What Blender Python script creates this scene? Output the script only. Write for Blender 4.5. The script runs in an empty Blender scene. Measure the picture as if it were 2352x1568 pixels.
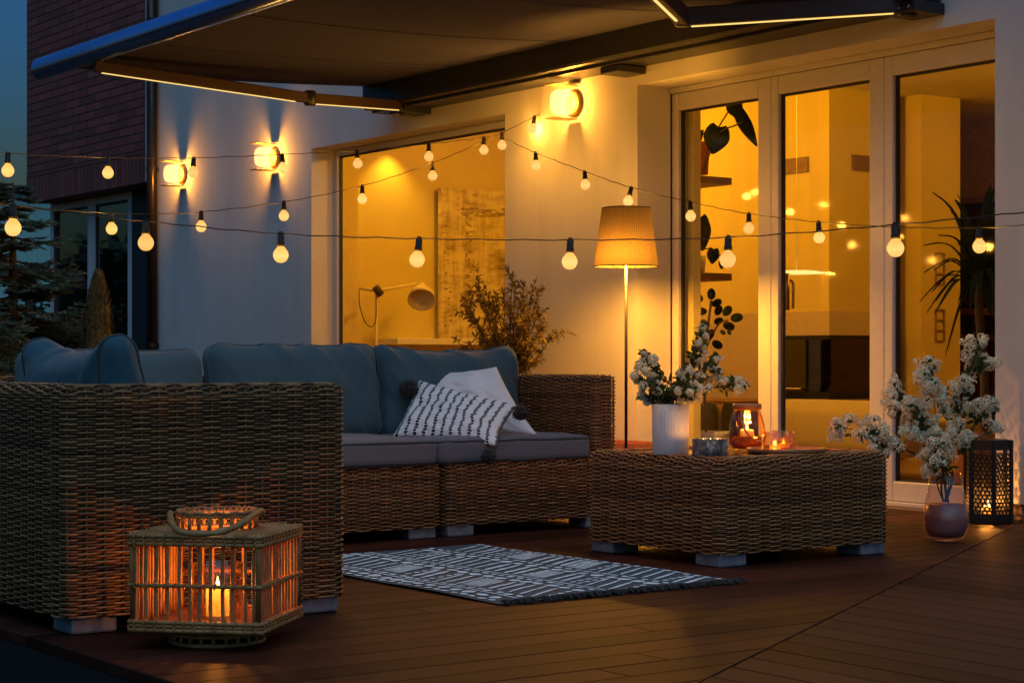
import bpy, math, random
import numpy as np
from mathutils import Vector, Matrix, noise
random.seed(7); np.random.seed(7)
R = math.radians
S = bpy.context.scene
COL = S.collection
EYE = 0.73                      # camera height; world X runs into the house wall, world Y along it, deck at z = 0

# ------------------------------------------------------------------ measuring helpers
def at(x, y, t):                # sight line through photo point x, y (2352 wide) at depth t -> metres
    u = (x - 1176) / 4300; v = (825 - y) / 4300
    return Vector((t * (.5855 + .8106 * u), t * (.8106 - .5855 * u), EYE + t * v))
def on_x(x, y, X):
    return at(x, y, X / (.5855 + .8106 * (x - 1176) / 4300))
def on_y(x, y, Y):
    return at(x, y, Y / (.8106 - .5855 * (x - 1176) / 4300))

# ------------------------------------------------------------------ mesh builder
class MB:
    def __init__(s): s.v = []; s.f = []; s.m = []; s.mi = 0
    def add(s, vs, fs):
        b = len(s.v); s.v.extend([tuple(v) for v in vs])
        for f in fs: s.f.append([i + b for i in f]); s.m.append(s.mi)
        return s
    def box(s, x0, x1, y0, y1, z0, z1, M=None):
        vs = [Vector((x, y, z)) for z in (z0, z1) for x, y in ((x0, y0), (x1, y0), (x1, y1), (x0, y1))]
        if M is not None: vs = [M @ v for v in vs]
        return s.add(vs, [(3, 2, 1, 0), (4, 5, 6, 7), (0, 1, 5, 4), (1, 2, 6, 5), (2, 3, 7, 6), (3, 0, 4, 7)])
    def tube(s, pts, r, n=8, closed=False, flat=1.0):
        pts = [Vector(p) for p in pts]; k = len(pts)
        rs = r if isinstance(r, (list, tuple)) else [r] * k
        vs = []; up = Vector((0, 0, 1)); prev = None
        for i, p in enumerate(pts):
            a = pts[(i - 1) % k] if (closed or i > 0) else p
            b = pts[(i + 1) % k] if (closed or i < k - 1) else p
            t = (b - a).normalized() if (b - a).length > 1e-9 else Vector((0, 0, 1))
            if prev is None:
                ref = up if abs(t.z) < .9 else Vector((1, 0, 0))
                nx = t.cross(ref).normalized()
            else:
                nx = prev - t * prev.dot(t)
                nx = nx.normalized() if nx.length > 1e-6 else t.cross(up).normalized()
            prev = nx; ny = t.cross(nx)
            for j in range(n):
                a2 = 2 * math.pi * j / n
                vs.append(p + (nx * math.cos(a2) + ny * (math.sin(a2) * flat)) * rs[i])
        fs = []
        for i in range(k if closed else k - 1):
            for j in range(n):
                a = i * n + j; b = i * n + (j + 1) % n; c = ((i + 1) % k) * n
                fs.append((a, b, c + (j + 1) % n, c + j))
        if not closed: fs += [tuple(range(n))[::-1], tuple((k - 1) * n + j for j in range(n))]
        return s.add(vs, fs)
    def lathe(s, prof, n=32, c=(0, 0, 0), M=None, rib=None):
        vs = []
        for r, z in prof:
            for j in range(n):
                a = 2 * math.pi * j / n
                rr = r if rib is None else rib(r, a, z)
                p = Vector((c[0] + rr * math.cos(a), c[1] + rr * math.sin(a), c[2] + z))
                vs.append(M @ p if M is not None else p)
        fs = []
        for i in range(len(prof) - 1):
            for j in range(n):
                fs.append((i * n + j, i * n + (j + 1) % n, (i + 1) * n + (j + 1) % n, (i + 1) * n + j))
        if prof[0][0] > 1e-5: fs.append(tuple(range(n))[::-1])
        if prof[-1][0] > 1e-5: fs.append(tuple((len(prof) - 1) * n + j for j in range(n)))
        return s.add(vs, fs)
    def poly(s, pts, d):            # outline pts extruded by vector d
        k = len(pts); pts = [Vector(p) for p in pts]; d = Vector(d)
        vs = pts + [p + d for p in pts]
        fs = [tuple(range(k))[::-1], tuple(range(k, 2 * k))] + [(i, (i + 1) % k, k + (i + 1) % k, k + i) for i in range(k)]
        return s.add(vs, fs)
    def leaf(s, p, d, nrm, L, W, bend=.15):   # folded pointed leaf of six faces
        d = Vector(d).normalized(); nrm = Vector(nrm); side = d.cross(nrm)
        side = side.normalized() if side.length > 1e-5 else d.orthogonal().normalized()
        n2 = side.cross(d)
        P = [p, p + d * L * .3 + side * W * .5 + n2 * L * .06, p + d * L * .3, p + d * L * .3 - side * W * .5 + n2 * L * .06,
             p + d * L * .65 + side * W * .42 + n2 * L * (.06 - bend * .4), p + d * L * .65 - n2 * L * bend * .4, p + d * L * .65 - side * W * .42 + n2 * L * (.06 - bend * .4),
             p + d * L - n2 * L * bend]
        return s.add(P, [(0, 2, 1), (0, 3, 2), (1, 2, 5, 4), (2, 3, 6, 5), (4, 5, 7), (5, 6, 7)])
    def build(s, name, mats, parent=None, smooth=False, origin=None, bevel=0, local=False, uv=None, keep_normals=False):
        me = bpy.data.meshes.new(name)
        off = Vector((0, 0, 0))
        if not local:
            p = parent
            while p is not None: off += p.location; p = p.parent
            if parent is None and origin is not None: off = Vector(origin)
        vs = [(v[0] - off.x, v[1] - off.y, v[2] - off.z) for v in s.v]
        me.from_pydata(vs, [], s.f)
        if not isinstance(mats, (list, tuple)): mats = [mats]
        for m in mats: me.materials.append(m)
        if len(mats) > 1: me.polygons.foreach_set('material_index', s.m)
        if smooth: me.polygons.foreach_set('use_smooth', [True] * len(s.f))
        me.update()
        if uv is not None:
            lay = me.uv_layers.new(name='UVMap')
            for l in me.loops: lay.data[l.index].uv = uv[l.vertex_index]
        return link(me, name, parent, origin if (parent is None and not local) else None, bevel)
def link(me, name, parent=None, origin=None, bevel=0):
    o = bpy.data.objects.new(name, me); COL.objects.link(o)
    o.parent = parent
    if origin is not None and parent is None: o.location = origin
    if bevel:
        b = o.modifiers.new('bevel', 'BEVEL'); b.width = bevel; b.segments = 2; b.limit_method = 'ANGLE'; b.angle_limit = R(40)
    return o
def tag(o, label, cat, group=None):
    o['label'] = label; o['category'] = cat
    if group: o['group'] = group
    return o
def thing(name, label, cat, loc, group=None):
    o = bpy.data.objects.new(name, None); COL.objects.link(o); o.location = loc; o.empty_display_size = .1
    return tag(o, label, cat, group)
def kind(o, k): o['kind'] = k; return o
def smooth_path(pts, per=8):
    pts = [Vector(p) for p in pts]; out = []
    for i in range(len(pts) - 1):
        p0 = pts[max(i - 1, 0)]; p1 = pts[i]; p2 = pts[i + 1]; p3 = pts[min(i + 2, len(pts) - 1)]
        for k in range(per):
            t = k / per
            out.append(.5 * ((2 * p1) + (p2 - p0) * t + (2 * p0 - 5 * p1 + 4 * p2 - p3) * t * t + (3 * p1 - p0 - 3 * p2 + p3) * t ** 3))
    return out + [pts[-1]]

# ------------------------------------------------------------------ materials
class NT:
    def __init__(s, name):
        s.mat = bpy.data.materials.new(name); s.mat.use_nodes = True
        s.t = s.mat.node_tree; s.t.nodes.clear()
        s.out = s.n('ShaderNodeOutputMaterial')
    def n(s, typ, **kw):
        nd = s.t.nodes.new(typ)
        for k, v in kw.items():
            if k.startswith('i_'):
                key = k[2:]; key = int(key) if key.isdigit() else key.replace('_', ' ')
                s.set(nd.inputs[key], v)
            else: setattr(nd, k, v)
        return nd
    def set(s, inp, v):
        if isinstance(v, bpy.types.NodeSocket): s.t.links.new(v, inp)
        elif isinstance(v, bpy.types.Node): s.t.links.new(v.outputs[0], inp)
        else:
            if inp.type == 'RGBA' and len(v) == 3: v = (*v, 1)
            inp.default_value = v
    def math(s, op, a, b=0.0, c=None):
        nd = s.n('ShaderNodeMath', operation=op); s.set(nd.inputs[0], a); s.set(nd.inputs[1], b)
        if c is not None: s.set(nd.inputs[2], c)
        return nd.outputs[0]
    def mix(s, f, a, b):
        nd = s.n('ShaderNodeMix', data_type='RGBA'); s.set(nd.inputs[0], f); s.set(nd.inputs[6], a); s.set(nd.inputs[7], b)
        return nd.outputs[2]
    def ramp(s, f, stops):
        nd = s.n('ShaderNodeValToRGB'); s.set(nd.inputs[0], f); el = nd.color_ramp.elements
        el[0].position, el[0].color = stops[0][0], (*stops[0][1], 1)
        el[1].position, el[1].color = stops[-1][0], (*stops[-1][1], 1)
        for p, c in stops[1:-1]:
            e = el.new(p); e.color = (*c, 1)
        return nd.outputs[0]
    def coord(s, which='Object', scale=(1, 1, 1), rot=(0, 0, 0)):
        c = s.n('ShaderNodeTexCoord'); m = s.n('ShaderNodeMapping')
        s.t.links.new(c.outputs[which], m.inputs[0]); m.inputs['Scale'].default_value = scale; m.inputs['Rotation'].default_value = rot
        return m.outputs[0]
    def noise(s, vec, scale, detail=4, rough=.6):
        nd = s.n('ShaderNodeTexNoise'); s.set(nd.inputs['Vector'], vec); nd.inputs['Scale'].default_value = scale
        nd.inputs['Detail'].default_value = detail; nd.inputs['Roughness'].default_value = rough
        return nd.outputs[0]
    def bump(s, h, strength=.3, dist=.01):
        nd = s.n('ShaderNodeBump'); s.set(nd.inputs['Height'], h); nd.inputs['Strength'].default_value = strength; nd.inputs['Distance'].default_value = dist
        return nd.outputs[0]
    def principled(s, col, rough=.6, metal=0, normal=None, **kw):
        nd = s.n('ShaderNodeBsdfPrincipled'); s.set(nd.inputs['Base Color'], col); s.set(nd.inputs['Roughness'], rough); nd.inputs['Metallic'].default_value = metal
        if normal is not None: s.set(nd.inputs['Normal'], normal)
        for k, v in kw.items(): s.set(nd.inputs[k.replace('_', ' ')], v)
        return nd.outputs[0]
    def done(s, sh): s.t.links.new(sh, s.out.inputs[0]); return s.mat
def plain(name, col, rough=.6, metal=0, vary=.25, scale=30, bump=.15, bd=.002, stretch=(1, 1, 1), **kw):
    N = NT(name); v = N.coord('Object', stretch); nz = N.noise(v, scale)
    lo = tuple(c * (1 - vary) for c in col); hi = tuple(min(1, c * (1 + vary)) for c in col)
    c = N.ramp(nz, [(.3, lo), (.7, hi)])
    return N.done(N.principled(c, rough, metal, N.bump(nz, bump, bd) if bump else None, **kw))
def emit(name, col, strength):
    N = NT(name); e = N.n('ShaderNodeEmission'); e.inputs[0].default_value = (*col, 1); e.inputs[1].default_value = strength / 4
    return N.done(e.outputs[0])
def glow_glass(name, col, strength, through=.85):
    N = NT(name); e = N.n('ShaderNodeEmission'); e.inputs[0].default_value = (*col, 1); e.inputs[1].default_value = strength / 4
    t = N.n('ShaderNodeBsdfTransparent'); t.inputs[0].default_value = (through, through, through, 1); a = N.n('ShaderNodeAddShader'); N.t.links.new(e.outputs[0], a.inputs[0]); N.t.links.new(t.outputs[0], a.inputs[1])
    return N.done(a.outputs[0])
def thin_glass(name, tint=(1, 1, 1), refl=1.0, rough=.02):
    N = NT(name); fr = N.n('ShaderNodeFresnel'); N.set(fr.inputs[0], N.math('SUBTRACT', 1.5, N.math('MULTIPLY', N.n('ShaderNodeNewGeometry').outputs['Backfacing'], 1.5 - 1 / 1.5)))
    g = N.n('ShaderNodeBsdfGlossy'); g.inputs['Roughness'].default_value = rough; g.inputs['Color'].default_value = (1, 1, 1, 1)
    t = N.n('ShaderNodeBsdfTransparent'); t.inputs[0].default_value = (*tint, 1)
    mx = N.n('ShaderNodeMixShader'); N.set(mx.inputs[0], N.math('MULTIPLY', fr.outputs[0], refl))
    N.t.links.new(t.outputs[0], mx.inputs[1]); N.t.links.new(g.outputs[0], mx.inputs[2])
    return N.done(mx.outputs[0])
def translucent(name, col, amount=.5, vary=.1, scale=60, stretch=(1, 1, 1), rough=.8):
    N = NT(name); v = N.coord('Object', stretch); nz = N.noise(v, scale)
    c = N.ramp(nz, [(.3, tuple(k * (1 - vary) for k in col)), (.7, tuple(min(1, k * (1 + vary)) for k in col))])
    d = N.n('ShaderNodeBsdfDiffuse'); t = N.n('ShaderNodeBsdfTranslucent'); mx = N.n('ShaderNodeMixShader'); mx.inputs[0].default_value = amount
    N.set(d.inputs[0], c); N.set(t.inputs[0], c)
    N.t.links.new(d.outputs[0], mx.inputs[1]); N.t.links.new(t.outputs[0], mx.inputs[2])
    return N.done(mx.outputs[0])

def m_plaster(name, col):
    N = NT(name); v = N.coord('Object'); a = N.noise(v, 1.3, 5); b = N.noise(v, 90, 3); w = N.noise(N.coord('Object', (1, 6, .5)), 1.2, 4)
    c = N.mix(N.ramp(a, [(.35, (0, 0, 0)), (.75, (1, 1, 1))]), tuple(k * .9 for k in col), col)
    c = N.mix(N.ramp(w, [(.45, (0, 0, 0)), (.75, (.5, .5, .5))]), c, tuple(k * .78 for k in col))
    h = N.math('ADD', N.math('MULTIPLY', b, .6), a)
    return N.done(N.principled(c, .9, 0, N.bump(h, .6, .006)))
def m_brick(name, upright=False):
    N = NT(name); c = N.n('ShaderNodeTexCoord'); sp = N.n('ShaderNodeSeparateXYZ'); N.t.links.new(c.outputs['Object'], sp.inputs[0])
    cb = N.n('ShaderNodeCombineXYZ'); N.t.links.new(sp.outputs[1], cb.inputs[1 if upright else 0]); N.t.links.new(sp.outputs[2], cb.inputs[0 if upright else 1])
    b = N.n('ShaderNodeTexBrick'); N.t.links.new(cb.outputs[0], b.inputs['Vector'])
    for k, val in (('Scale', 1), ('Mortar Size', .0075), ('Mortar Smooth', .3), ('Brick Width', .31 if upright else .34), ('Row Height', .075 if upright else .074), ('Bias', 0)): b.inputs[k].default_value = val
    b.inputs['Color1'].default_value = (.42, .1, .075, 1); b.inputs['Color2'].default_value = (.24, .06, .048, 1); b.inputs['Mortar'].default_value = (.03, .02, .018, 1)
    b.offset = 0 if upright else .5
    nz = N.noise(N.coord('Object'), 25, 5)
    col = N.mix(N.math('MULTIPLY', nz, .5), b.outputs[0], (.07, .028, .026))
    h = N.math('SUBTRACT', N.math('MULTIPLY', nz, .25), b.outputs['Fac'])
    return N.done(N.principled(col, .85, 0, N.bump(h, .6, .008)))
def m_wood(name, a, b, axis=0, rough=.45, scale=3.0, tint=False, bump=.25):
    N = NT(name); st = [14, 14, 14]; st[axis] = .8
    v = N.coord('Object', st); g = N.noise(v, scale, 6, .65); big = N.noise(N.coord('Object', (1, 1, 1)), 1.6, 3)
    c = N.ramp(g, [(.28, a), (.72, b)])
    if tint:
        at_ = N.n('ShaderNodeAttribute', attribute_name='tint')
        hv = N.n('ShaderNodeHueSaturation'); N.set(hv.inputs['Color'], c); N.set(hv.inputs['Value'], N.math('ADD', N.math('MULTIPLY', at_.outputs['Fac'], 1.1), .42)); c = hv.outputs[0]
    c = N.mix(N.ramp(big, [(.45, (0, 0, 0)), (.8, (.5, .5, .5))]), c, tuple(k * .55 for k in a))
    r = N.math('ADD', N.math('MULTIPLY', g, .25), rough - .1)
    return N.done(N.principled(c, r, 0, N.bump(g, bump, .003), Specular_IOR_Level=.1 if tint else .5))
def m_fabric(name, col, scale=420, rough=.92):
    N = NT(name); v = N.coord('Object'); w1 = N.noise(N.coord('Object', (1, .25, .25)), scale, 2); w2 = N.noise(N.coord('Object', (.25, .25, 1)), scale, 2); bl = N.noise(v, 6, 4)
    w = N.math('ADD', w1, w2); c = N.mix(N.math('MULTIPLY', w, .5), tuple(k * .72 for k in col), tuple(k * 1.2 for k in col))
    c = N.mix(N.ramp(bl, [(.35, (0, 0, 0)), (.7, (.3, .3, .3))]), c, tuple(k * .75 for k in col))
    return N.done(N.principled(c, rough, 0, N.bump(w, .25, .0015), Sheen_Weight=.15))
def m_wicker(name):
    N = NT(name); at_ = N.n('ShaderNodeAttribute', attribute_name='tint'); nz = N.noise(N.coord('Object'), 60, 3)
    f = N.math('ADD', N.math('MULTIPLY', at_.outputs['Fac'], .7), N.math('MULTIPLY', nz, .3))
    c = N.ramp(f, [(.15, (.11, .044, .014)), (.5, (.26, .108, .034)), (.9, (.44, .215, .08))])
    return N.done(N.principled(c, .5, 0, N.bump(nz, .2, .001)))

PLASTER = m_plaster('white_plaster', (.66, .65, .62))
BRICK = m_brick('dark_red_brick'); BRICK_UP = m_brick('upright_brick', True)
FRAME = plain('white_frame_paint', (.62, .6, .6), .4, vary=.05, bump=.02)
GASKET = plain('black_gasket', (.02, .018, .016), .6)
GLASS = thin_glass('window_glass', (.97, .98, .97), .3, .055)
DARKGLASS = thin_glass('unlit_window_glass', (.8, .85, .84), 1.6, .02)
PLINTH = plain('plinth_coating', (.17, .11, .08), .8)
INWALL = m_plaster('interior_paint', (.74, .62, .24))
INBEIGE = plain('interior_beige_tiles', (.56, .46, .32), .6, vary=.06, bump=.02)
INFLOOR = m_wood('interior_floor_boards', (.28, .17, .08), (.38, .25, .13), 1, .4)
CEIL = plain('ceiling_paint', (.75, .72, .65), .9, vary=.03, bump=.02)
METAL = plain('anthracite_metal', (.05, .052, .058), .38, .6, vary=.15, bump=.03)
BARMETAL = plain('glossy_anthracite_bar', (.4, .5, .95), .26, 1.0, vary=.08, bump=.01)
ARMMETAL = plain('bronze_arm_paint', (.06, .036, .028), .55, 0, vary=.1, bump=.02)
PIPE = plain('dark_downpipe_metal', (.05, .035, .025), .28, .7, vary=.2, bump=.03)
FABRIC_AWN = translucent('awning_canvas', (.085, .088, .16), .12, .06, 300)
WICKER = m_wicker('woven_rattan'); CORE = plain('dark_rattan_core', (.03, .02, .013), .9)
FOOT = plain('grey_plastic_foot', (.2, .2, .22), .55, vary=.25, bump=.04)
CUSH = m_fabric('slate_blue_fabric', (.034, .092, .122)); PIPING = m_fabric('dark_piping', (.035, .05, .06))
SEATF = m_fabric('slate_grey_seat_fabric', (.125, .13, .155))
WHITEF = m_fabric('white_cotton', (.78, .79, .8)); TASSEL = m_fabric('black_wool', (.012, .012, .014))
DECK = m_wood('oiled_hardwood_boards', (.024, .0062, .0036), (.082, .0225, .0125), 0, .55, 3, True)
DECKY = m_wood('oiled_hardwood_boards_turned', (.021, .0075, .0054), (.06, .0215, .0155), 1, .58, 3, True)
UNDER = plain('deck_underside', (.01, .008, .006), .9)
SOIL = plain('dark_garden_soil', (.02, .02, .012), .95, scale=8, bump=.6, bd=.02)
def bulb_glow():
    N = NT('warm_bulb_glow'); z = N.n('ShaderNodeSeparateXYZ'); N.t.links.new(N.coord('Object'), z.inputs[0]); rnd = N.n('ShaderNodeObjectInfo').outputs['Random']
    hot = N.math('SUBTRACT', 1, N.math('MULTIPLY', N.math('ABSOLUTE', N.math('ADD', z.outputs[2], .079)), 14))
    e = N.n('ShaderNodeEmission'); N.set(e.inputs[0], N.mix(hot, (1, .4, .06), (1, .56, .16))); N.set(e.inputs[1], N.math('MULTIPLY', N.math('ADD', .7, N.math('MULTIPLY', hot, .34)), N.math('MULTIPLY', N.math('ADD', .82, N.math('MULTIPLY', rnd, .3)), .25)))
    t = N.n('ShaderNodeBsdfTransparent'); t.inputs[0].default_value = (.22, .22, .22, 1); a = N.n('ShaderNodeAddShader'); N.t.links.new(e.outputs[0], a.inputs[0]); N.t.links.new(t.outputs[0], a.inputs[1])
    return N.done(a.outputs[0])
BULB = bulb_glow()
SOCKET = plain('black_socket_plastic', (.014, .011, .009), .75); CABLE = plain('black_cable', (.01, .009, .008), .6)
SCON = glow_glass('sconce_lamp_glow', (1, .7, .26), .62)
SCBACK = plain('brass_back_plate', (.3, .17, .05), .45, .4)
BRONZE = plain('brass_coloured_metal', (.4, .26, .1), .35, .7)
LED = emit('led_strip_glow', (1, .66, .19), 1.25)
FLAME = glow_glass('candle_flame_glow', (1, .6, .16), 5, .9)
WAX = translucent('ivory_wax', (.85, .78, .5), .6, .05, 20)
CLEAR = thin_glass('clear_glass', (.95, .93, .9), 1.3); AMBER = thin_glass('amber_glass', (.98, .84, .62), 1.2, .08); SMOKE = thin_glass('jar_glass', (.99, .88, .66), .9)
PINKGL = thin_glass('pink_tinted_glass', (.97, .92, .91), .9)
PINKW = plain('pink_glass_filling', (.4, .19, .18), .3, vary=.06, bump=.03)
CERAMIC = plain('matte_white_ceramic', (.62, .63, .65), .55, vary=.05, bump=.03)
BARK = None
def m_bark():
    N = NT('birch_patterned_tin'); v = N.coord('Object'); a = N.noise(v, 38, 6, .7); c = N.ramp(a, [(.42, (.02, .02, .02)), (.55, (.1, .1, .095)), (.66, (.34, .35, .34))])
    return N.done(N.principled(c, .55, 0, N.bump(a, .2, .002)))
BARK = m_bark()
TRAYW = m_wood('tray_wood', (.2, .08, .03), (.34, .15, .06), 0, .35)
CANE = plain('pale_cane', (.47, .2, .06), .55, vary=.35, scale=25, bump=.2)
STEM = plain('brown_twig', (.09, .06, .03), .8); LEAFG = translucent('green_leaf', (.06, .09, .03), .3, .35, 40)
LEAFO = translucent('olive_leaf', (.17, .13, .045), .3, .35, 30); LEAFD = translucent('dark_leaf', (.03, .045, .015), .15, .3, 30)
PETAL = translucent('cream_petal', (.78, .75, .57), .3, .12, 60)
NEEDLE = plain('spruce_needles', (.035, .055, .028), .8, vary=.5, scale=6, bump=0); THUJA = plain('thuja_scales', (.13, .1, .03), .8, vary=.45, scale=9, bump=0)
TRUNK = plain('tree_bark', (.06, .045, .03), .9, scale=20, bump=.5, bd=.01)
TERRA = plain('terracotta', (.4, .13, .07), .75)
OLIVEF = m_fabric('olive_upholstery', (.44, .36, .13)); BLACKM = plain('black_lantern_metal', (.022, .02, .019), .5, .3)
STAIRW = m_wood('dark_stair_wood', (.16, .07, .03), (.26, .12, .05), 1); STAIRM = plain('black_steel', (.015, .014, .013), .5, .3)
DIM = plain('dark_brown_wall', (.4, .24, .12), .8)
FIREGL = NT('fire_glass'); FIREGL = FIREGL.done(FIREGL.principled((.09, .048, .02), .1, 0))

# ------------------------------------------------------------------ wicker boxes
def wicker(name, parent, x0, x1, y0, y1, z0, z1, re=.028, rc=.032, row=.0076, colw=.052, top=None, seg=10, sides=6, amp=.0066, rad=.0032):
    cx, cy = (x0 + x1) / 2, (y0 + y1) / 2; hx, hy = (x1 - x0) / 2, (y1 - y0) / 2
    rng = np.random.RandomState(int(abs(x0 * 991 + y0 * 77 + z1 * 13)) % 9999)
    # rounded rectangle loop sampled evenly
    pts = []; nr = []
    for (sx, sy, a0) in ((1, -1, -90), (1, 1, 0), (-1, 1, 90), (-1, -1, 180)):
        for k in range(9):
            a = R(a0 + k * 11.25); pts.append((sx * (hx - rc) + rc * math.cos(a), sy * (hy - rc) + rc * math.sin(a)))
    P = np.array(pts + [pts[0]]); d = np.r_[0, np.cumsum(np.hypot(*np.diff(P, axis=0).T))]
    n = max(4, int(round(d[-1] / colw / 2)) * 2); ns = n * seg
    s = np.arange(ns) / ns * d[-1]
    px = np.interp(s, d, P[:, 0]); py = np.interp(s, d, P[:, 1])
    tx = np.roll(px, -1) - np.roll(px, 1); ty = np.roll(py, -1) - np.roll(py, 1); l = np.hypot(tx, ty); nx, ny = ty / l, -tx / l
    wtop = min(hx, hy) - re - .002 if top is None else top
    Hs = z1 - re - z0; arc = re * math.pi / 2; rows = int((Hs + arc + max(wtop, 0)) / row); T = (np.arange(rows) + .5) * row + (rng.rand(rows) - .5) * .0011
    ph = 2 * math.pi * .5 * n * np.arange(ns) / ns
    base = np.sin(ph); base = np.sign(base) * np.abs(base) ** .32
    def surf(t):
        if t < Hs: return 0, z0 + t, 1., 0.
        if t < Hs + arc:
            th = (t - Hs) / re; return re * (1 - math.cos(th)), z1 - re + re * math.sin(th), math.cos(th), math.sin(th)
        return re + t - Hs - arc, z1, 0., 1.
    V = np.empty((rows, ns, sides, 3)); tint = np.empty((rows, ns, sides))
    ang = 2 * math.pi * np.arange(sides) / sides; ca, sa = np.cos(ang), np.sin(ang)
    colj = 1 + .18 * (np.repeat(rng.rand(n), seg) - .5)
    for i, t in enumerate(T):
        wav = .0006 * np.sin(s * 7 + rng.rand() * 6) + .0004 * np.sin(s * 23 + i * .7 + rng.rand())
        ins, z, cn, cu = surf(t)
        qx = np.clip(px, -(hx - ins), hx - ins); qy = np.clip(py, -(hy - ins), hy - ins)
        off = amp * base * (1 if i % 2 else -1) * colj * (1 + .25 * (rng.rand() - .5))
        r = rad * (1 + .22 * (rng.rand() - .5))
        NX, NY = nx * cn, ny * cn; TX, TY = -nx * cu, -ny * cu
        for j in range(sides):
            a = off + r * .85 * ca[j]; b = wav + r * sa[j]
            V[i, :, j, 0] = cx + qx + NX * a + TX * b; V[i, :, j, 1] = cy + qy + NY * a + TY * b; V[i, :, j, 2] = z + cu * a + cn * b
        tint[i] = np.clip(rng.rand() * .72 + .28 * np.repeat(rng.rand(n // 2), seg * 2)[:, None][:ns], 0, 1)
    idx = np.arange(rows * ns * sides).reshape(rows, ns, sides)
    a = idx; b = np.roll(idx, -1, 2); c = np.roll(np.roll(idx, -1, 1), -1, 2); e = np.roll(idx, -1, 1)
    F = np.stack([a, b, c, e], -1).reshape(-1, 4); V = V.reshape(-1, 3); tint = tint.reshape(-1)
    # upright stakes and dark inner lining
    mb = MB()
    for k in range(n):
        q = int((k + .5) * seg) % ns; line = []
        for t in list(np.linspace(0, Hs, 4)) + list(np.linspace(Hs + arc * .3, Hs + arc, 3)) + ([Hs + arc + wtop] if wtop > .01 else []):
            ins, z, cn, cu = surf(t)
            line.append((cx + float(np.clip(px[q], -(hx - ins), hx - ins)), cy + float(np.clip(py[q], -(hy - ins), hy - ins)), z))
        mb.tube(line, .0045, 5)
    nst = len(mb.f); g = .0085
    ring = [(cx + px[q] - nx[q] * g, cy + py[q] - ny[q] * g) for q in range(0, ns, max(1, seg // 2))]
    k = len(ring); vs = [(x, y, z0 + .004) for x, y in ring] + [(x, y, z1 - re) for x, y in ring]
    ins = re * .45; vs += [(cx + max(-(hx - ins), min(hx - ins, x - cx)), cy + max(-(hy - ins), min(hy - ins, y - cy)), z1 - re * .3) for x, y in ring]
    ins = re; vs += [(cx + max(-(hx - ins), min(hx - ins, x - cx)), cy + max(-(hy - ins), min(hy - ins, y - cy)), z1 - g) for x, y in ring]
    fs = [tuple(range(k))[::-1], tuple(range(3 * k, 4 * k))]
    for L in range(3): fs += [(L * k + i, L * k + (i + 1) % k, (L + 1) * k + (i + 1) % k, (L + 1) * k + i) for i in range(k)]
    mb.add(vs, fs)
    o0 = Vector((0, 0, 0)); p = parent
    while p is not None: o0 += p.location; p = p.parent
    ev = np.array(mb.v); AV = np.vstack([V, ev]) - np.array(o0); nb = len(V)
    me = bpy.data.meshes.new(name); nq = len(F)
    loops = [F.reshape(-1)] + [np.array(f) + nb for f in mb.f]; sizes = np.r_[np.full(nq, 4), [len(f) for f in mb.f]]
    LV = np.concatenate(loops).astype(np.int32)
    me.vertices.add(len(AV)); me.vertices.foreach_set('co', AV.astype(np.float32).reshape(-1))
    me.loops.add(len(LV)); me.loops.foreach_set('vertex_index', LV)
    me.polygons.add(len(sizes)); me.polygons.foreach_set('loop_start', np.r_[0, np.cumsum(sizes)[:-1]].astype(np.int32))
    me.polygons.foreach_set('loop_total', sizes.astype(np.int32))
    mi = np.zeros(len(sizes), np.int32); mi[nq + nst:] = 1
    me.materials.append(WICKER); me.materials.append(CORE); me.polygons.foreach_set('material_index', mi)
    sm = np.ones(len(sizes), bool); sm[nq + nst:] = False; me.polygons.foreach_set('use_smooth', sm)
    me.update(calc_edges=True)
    at_ = me.attributes.new('tint', 'FLOAT', 'POINT'); at_.data.foreach_set('value', np.r_[tint, np.full(len(ev), .2)].astype(np.float32))
    return link(me, name, parent)

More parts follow.
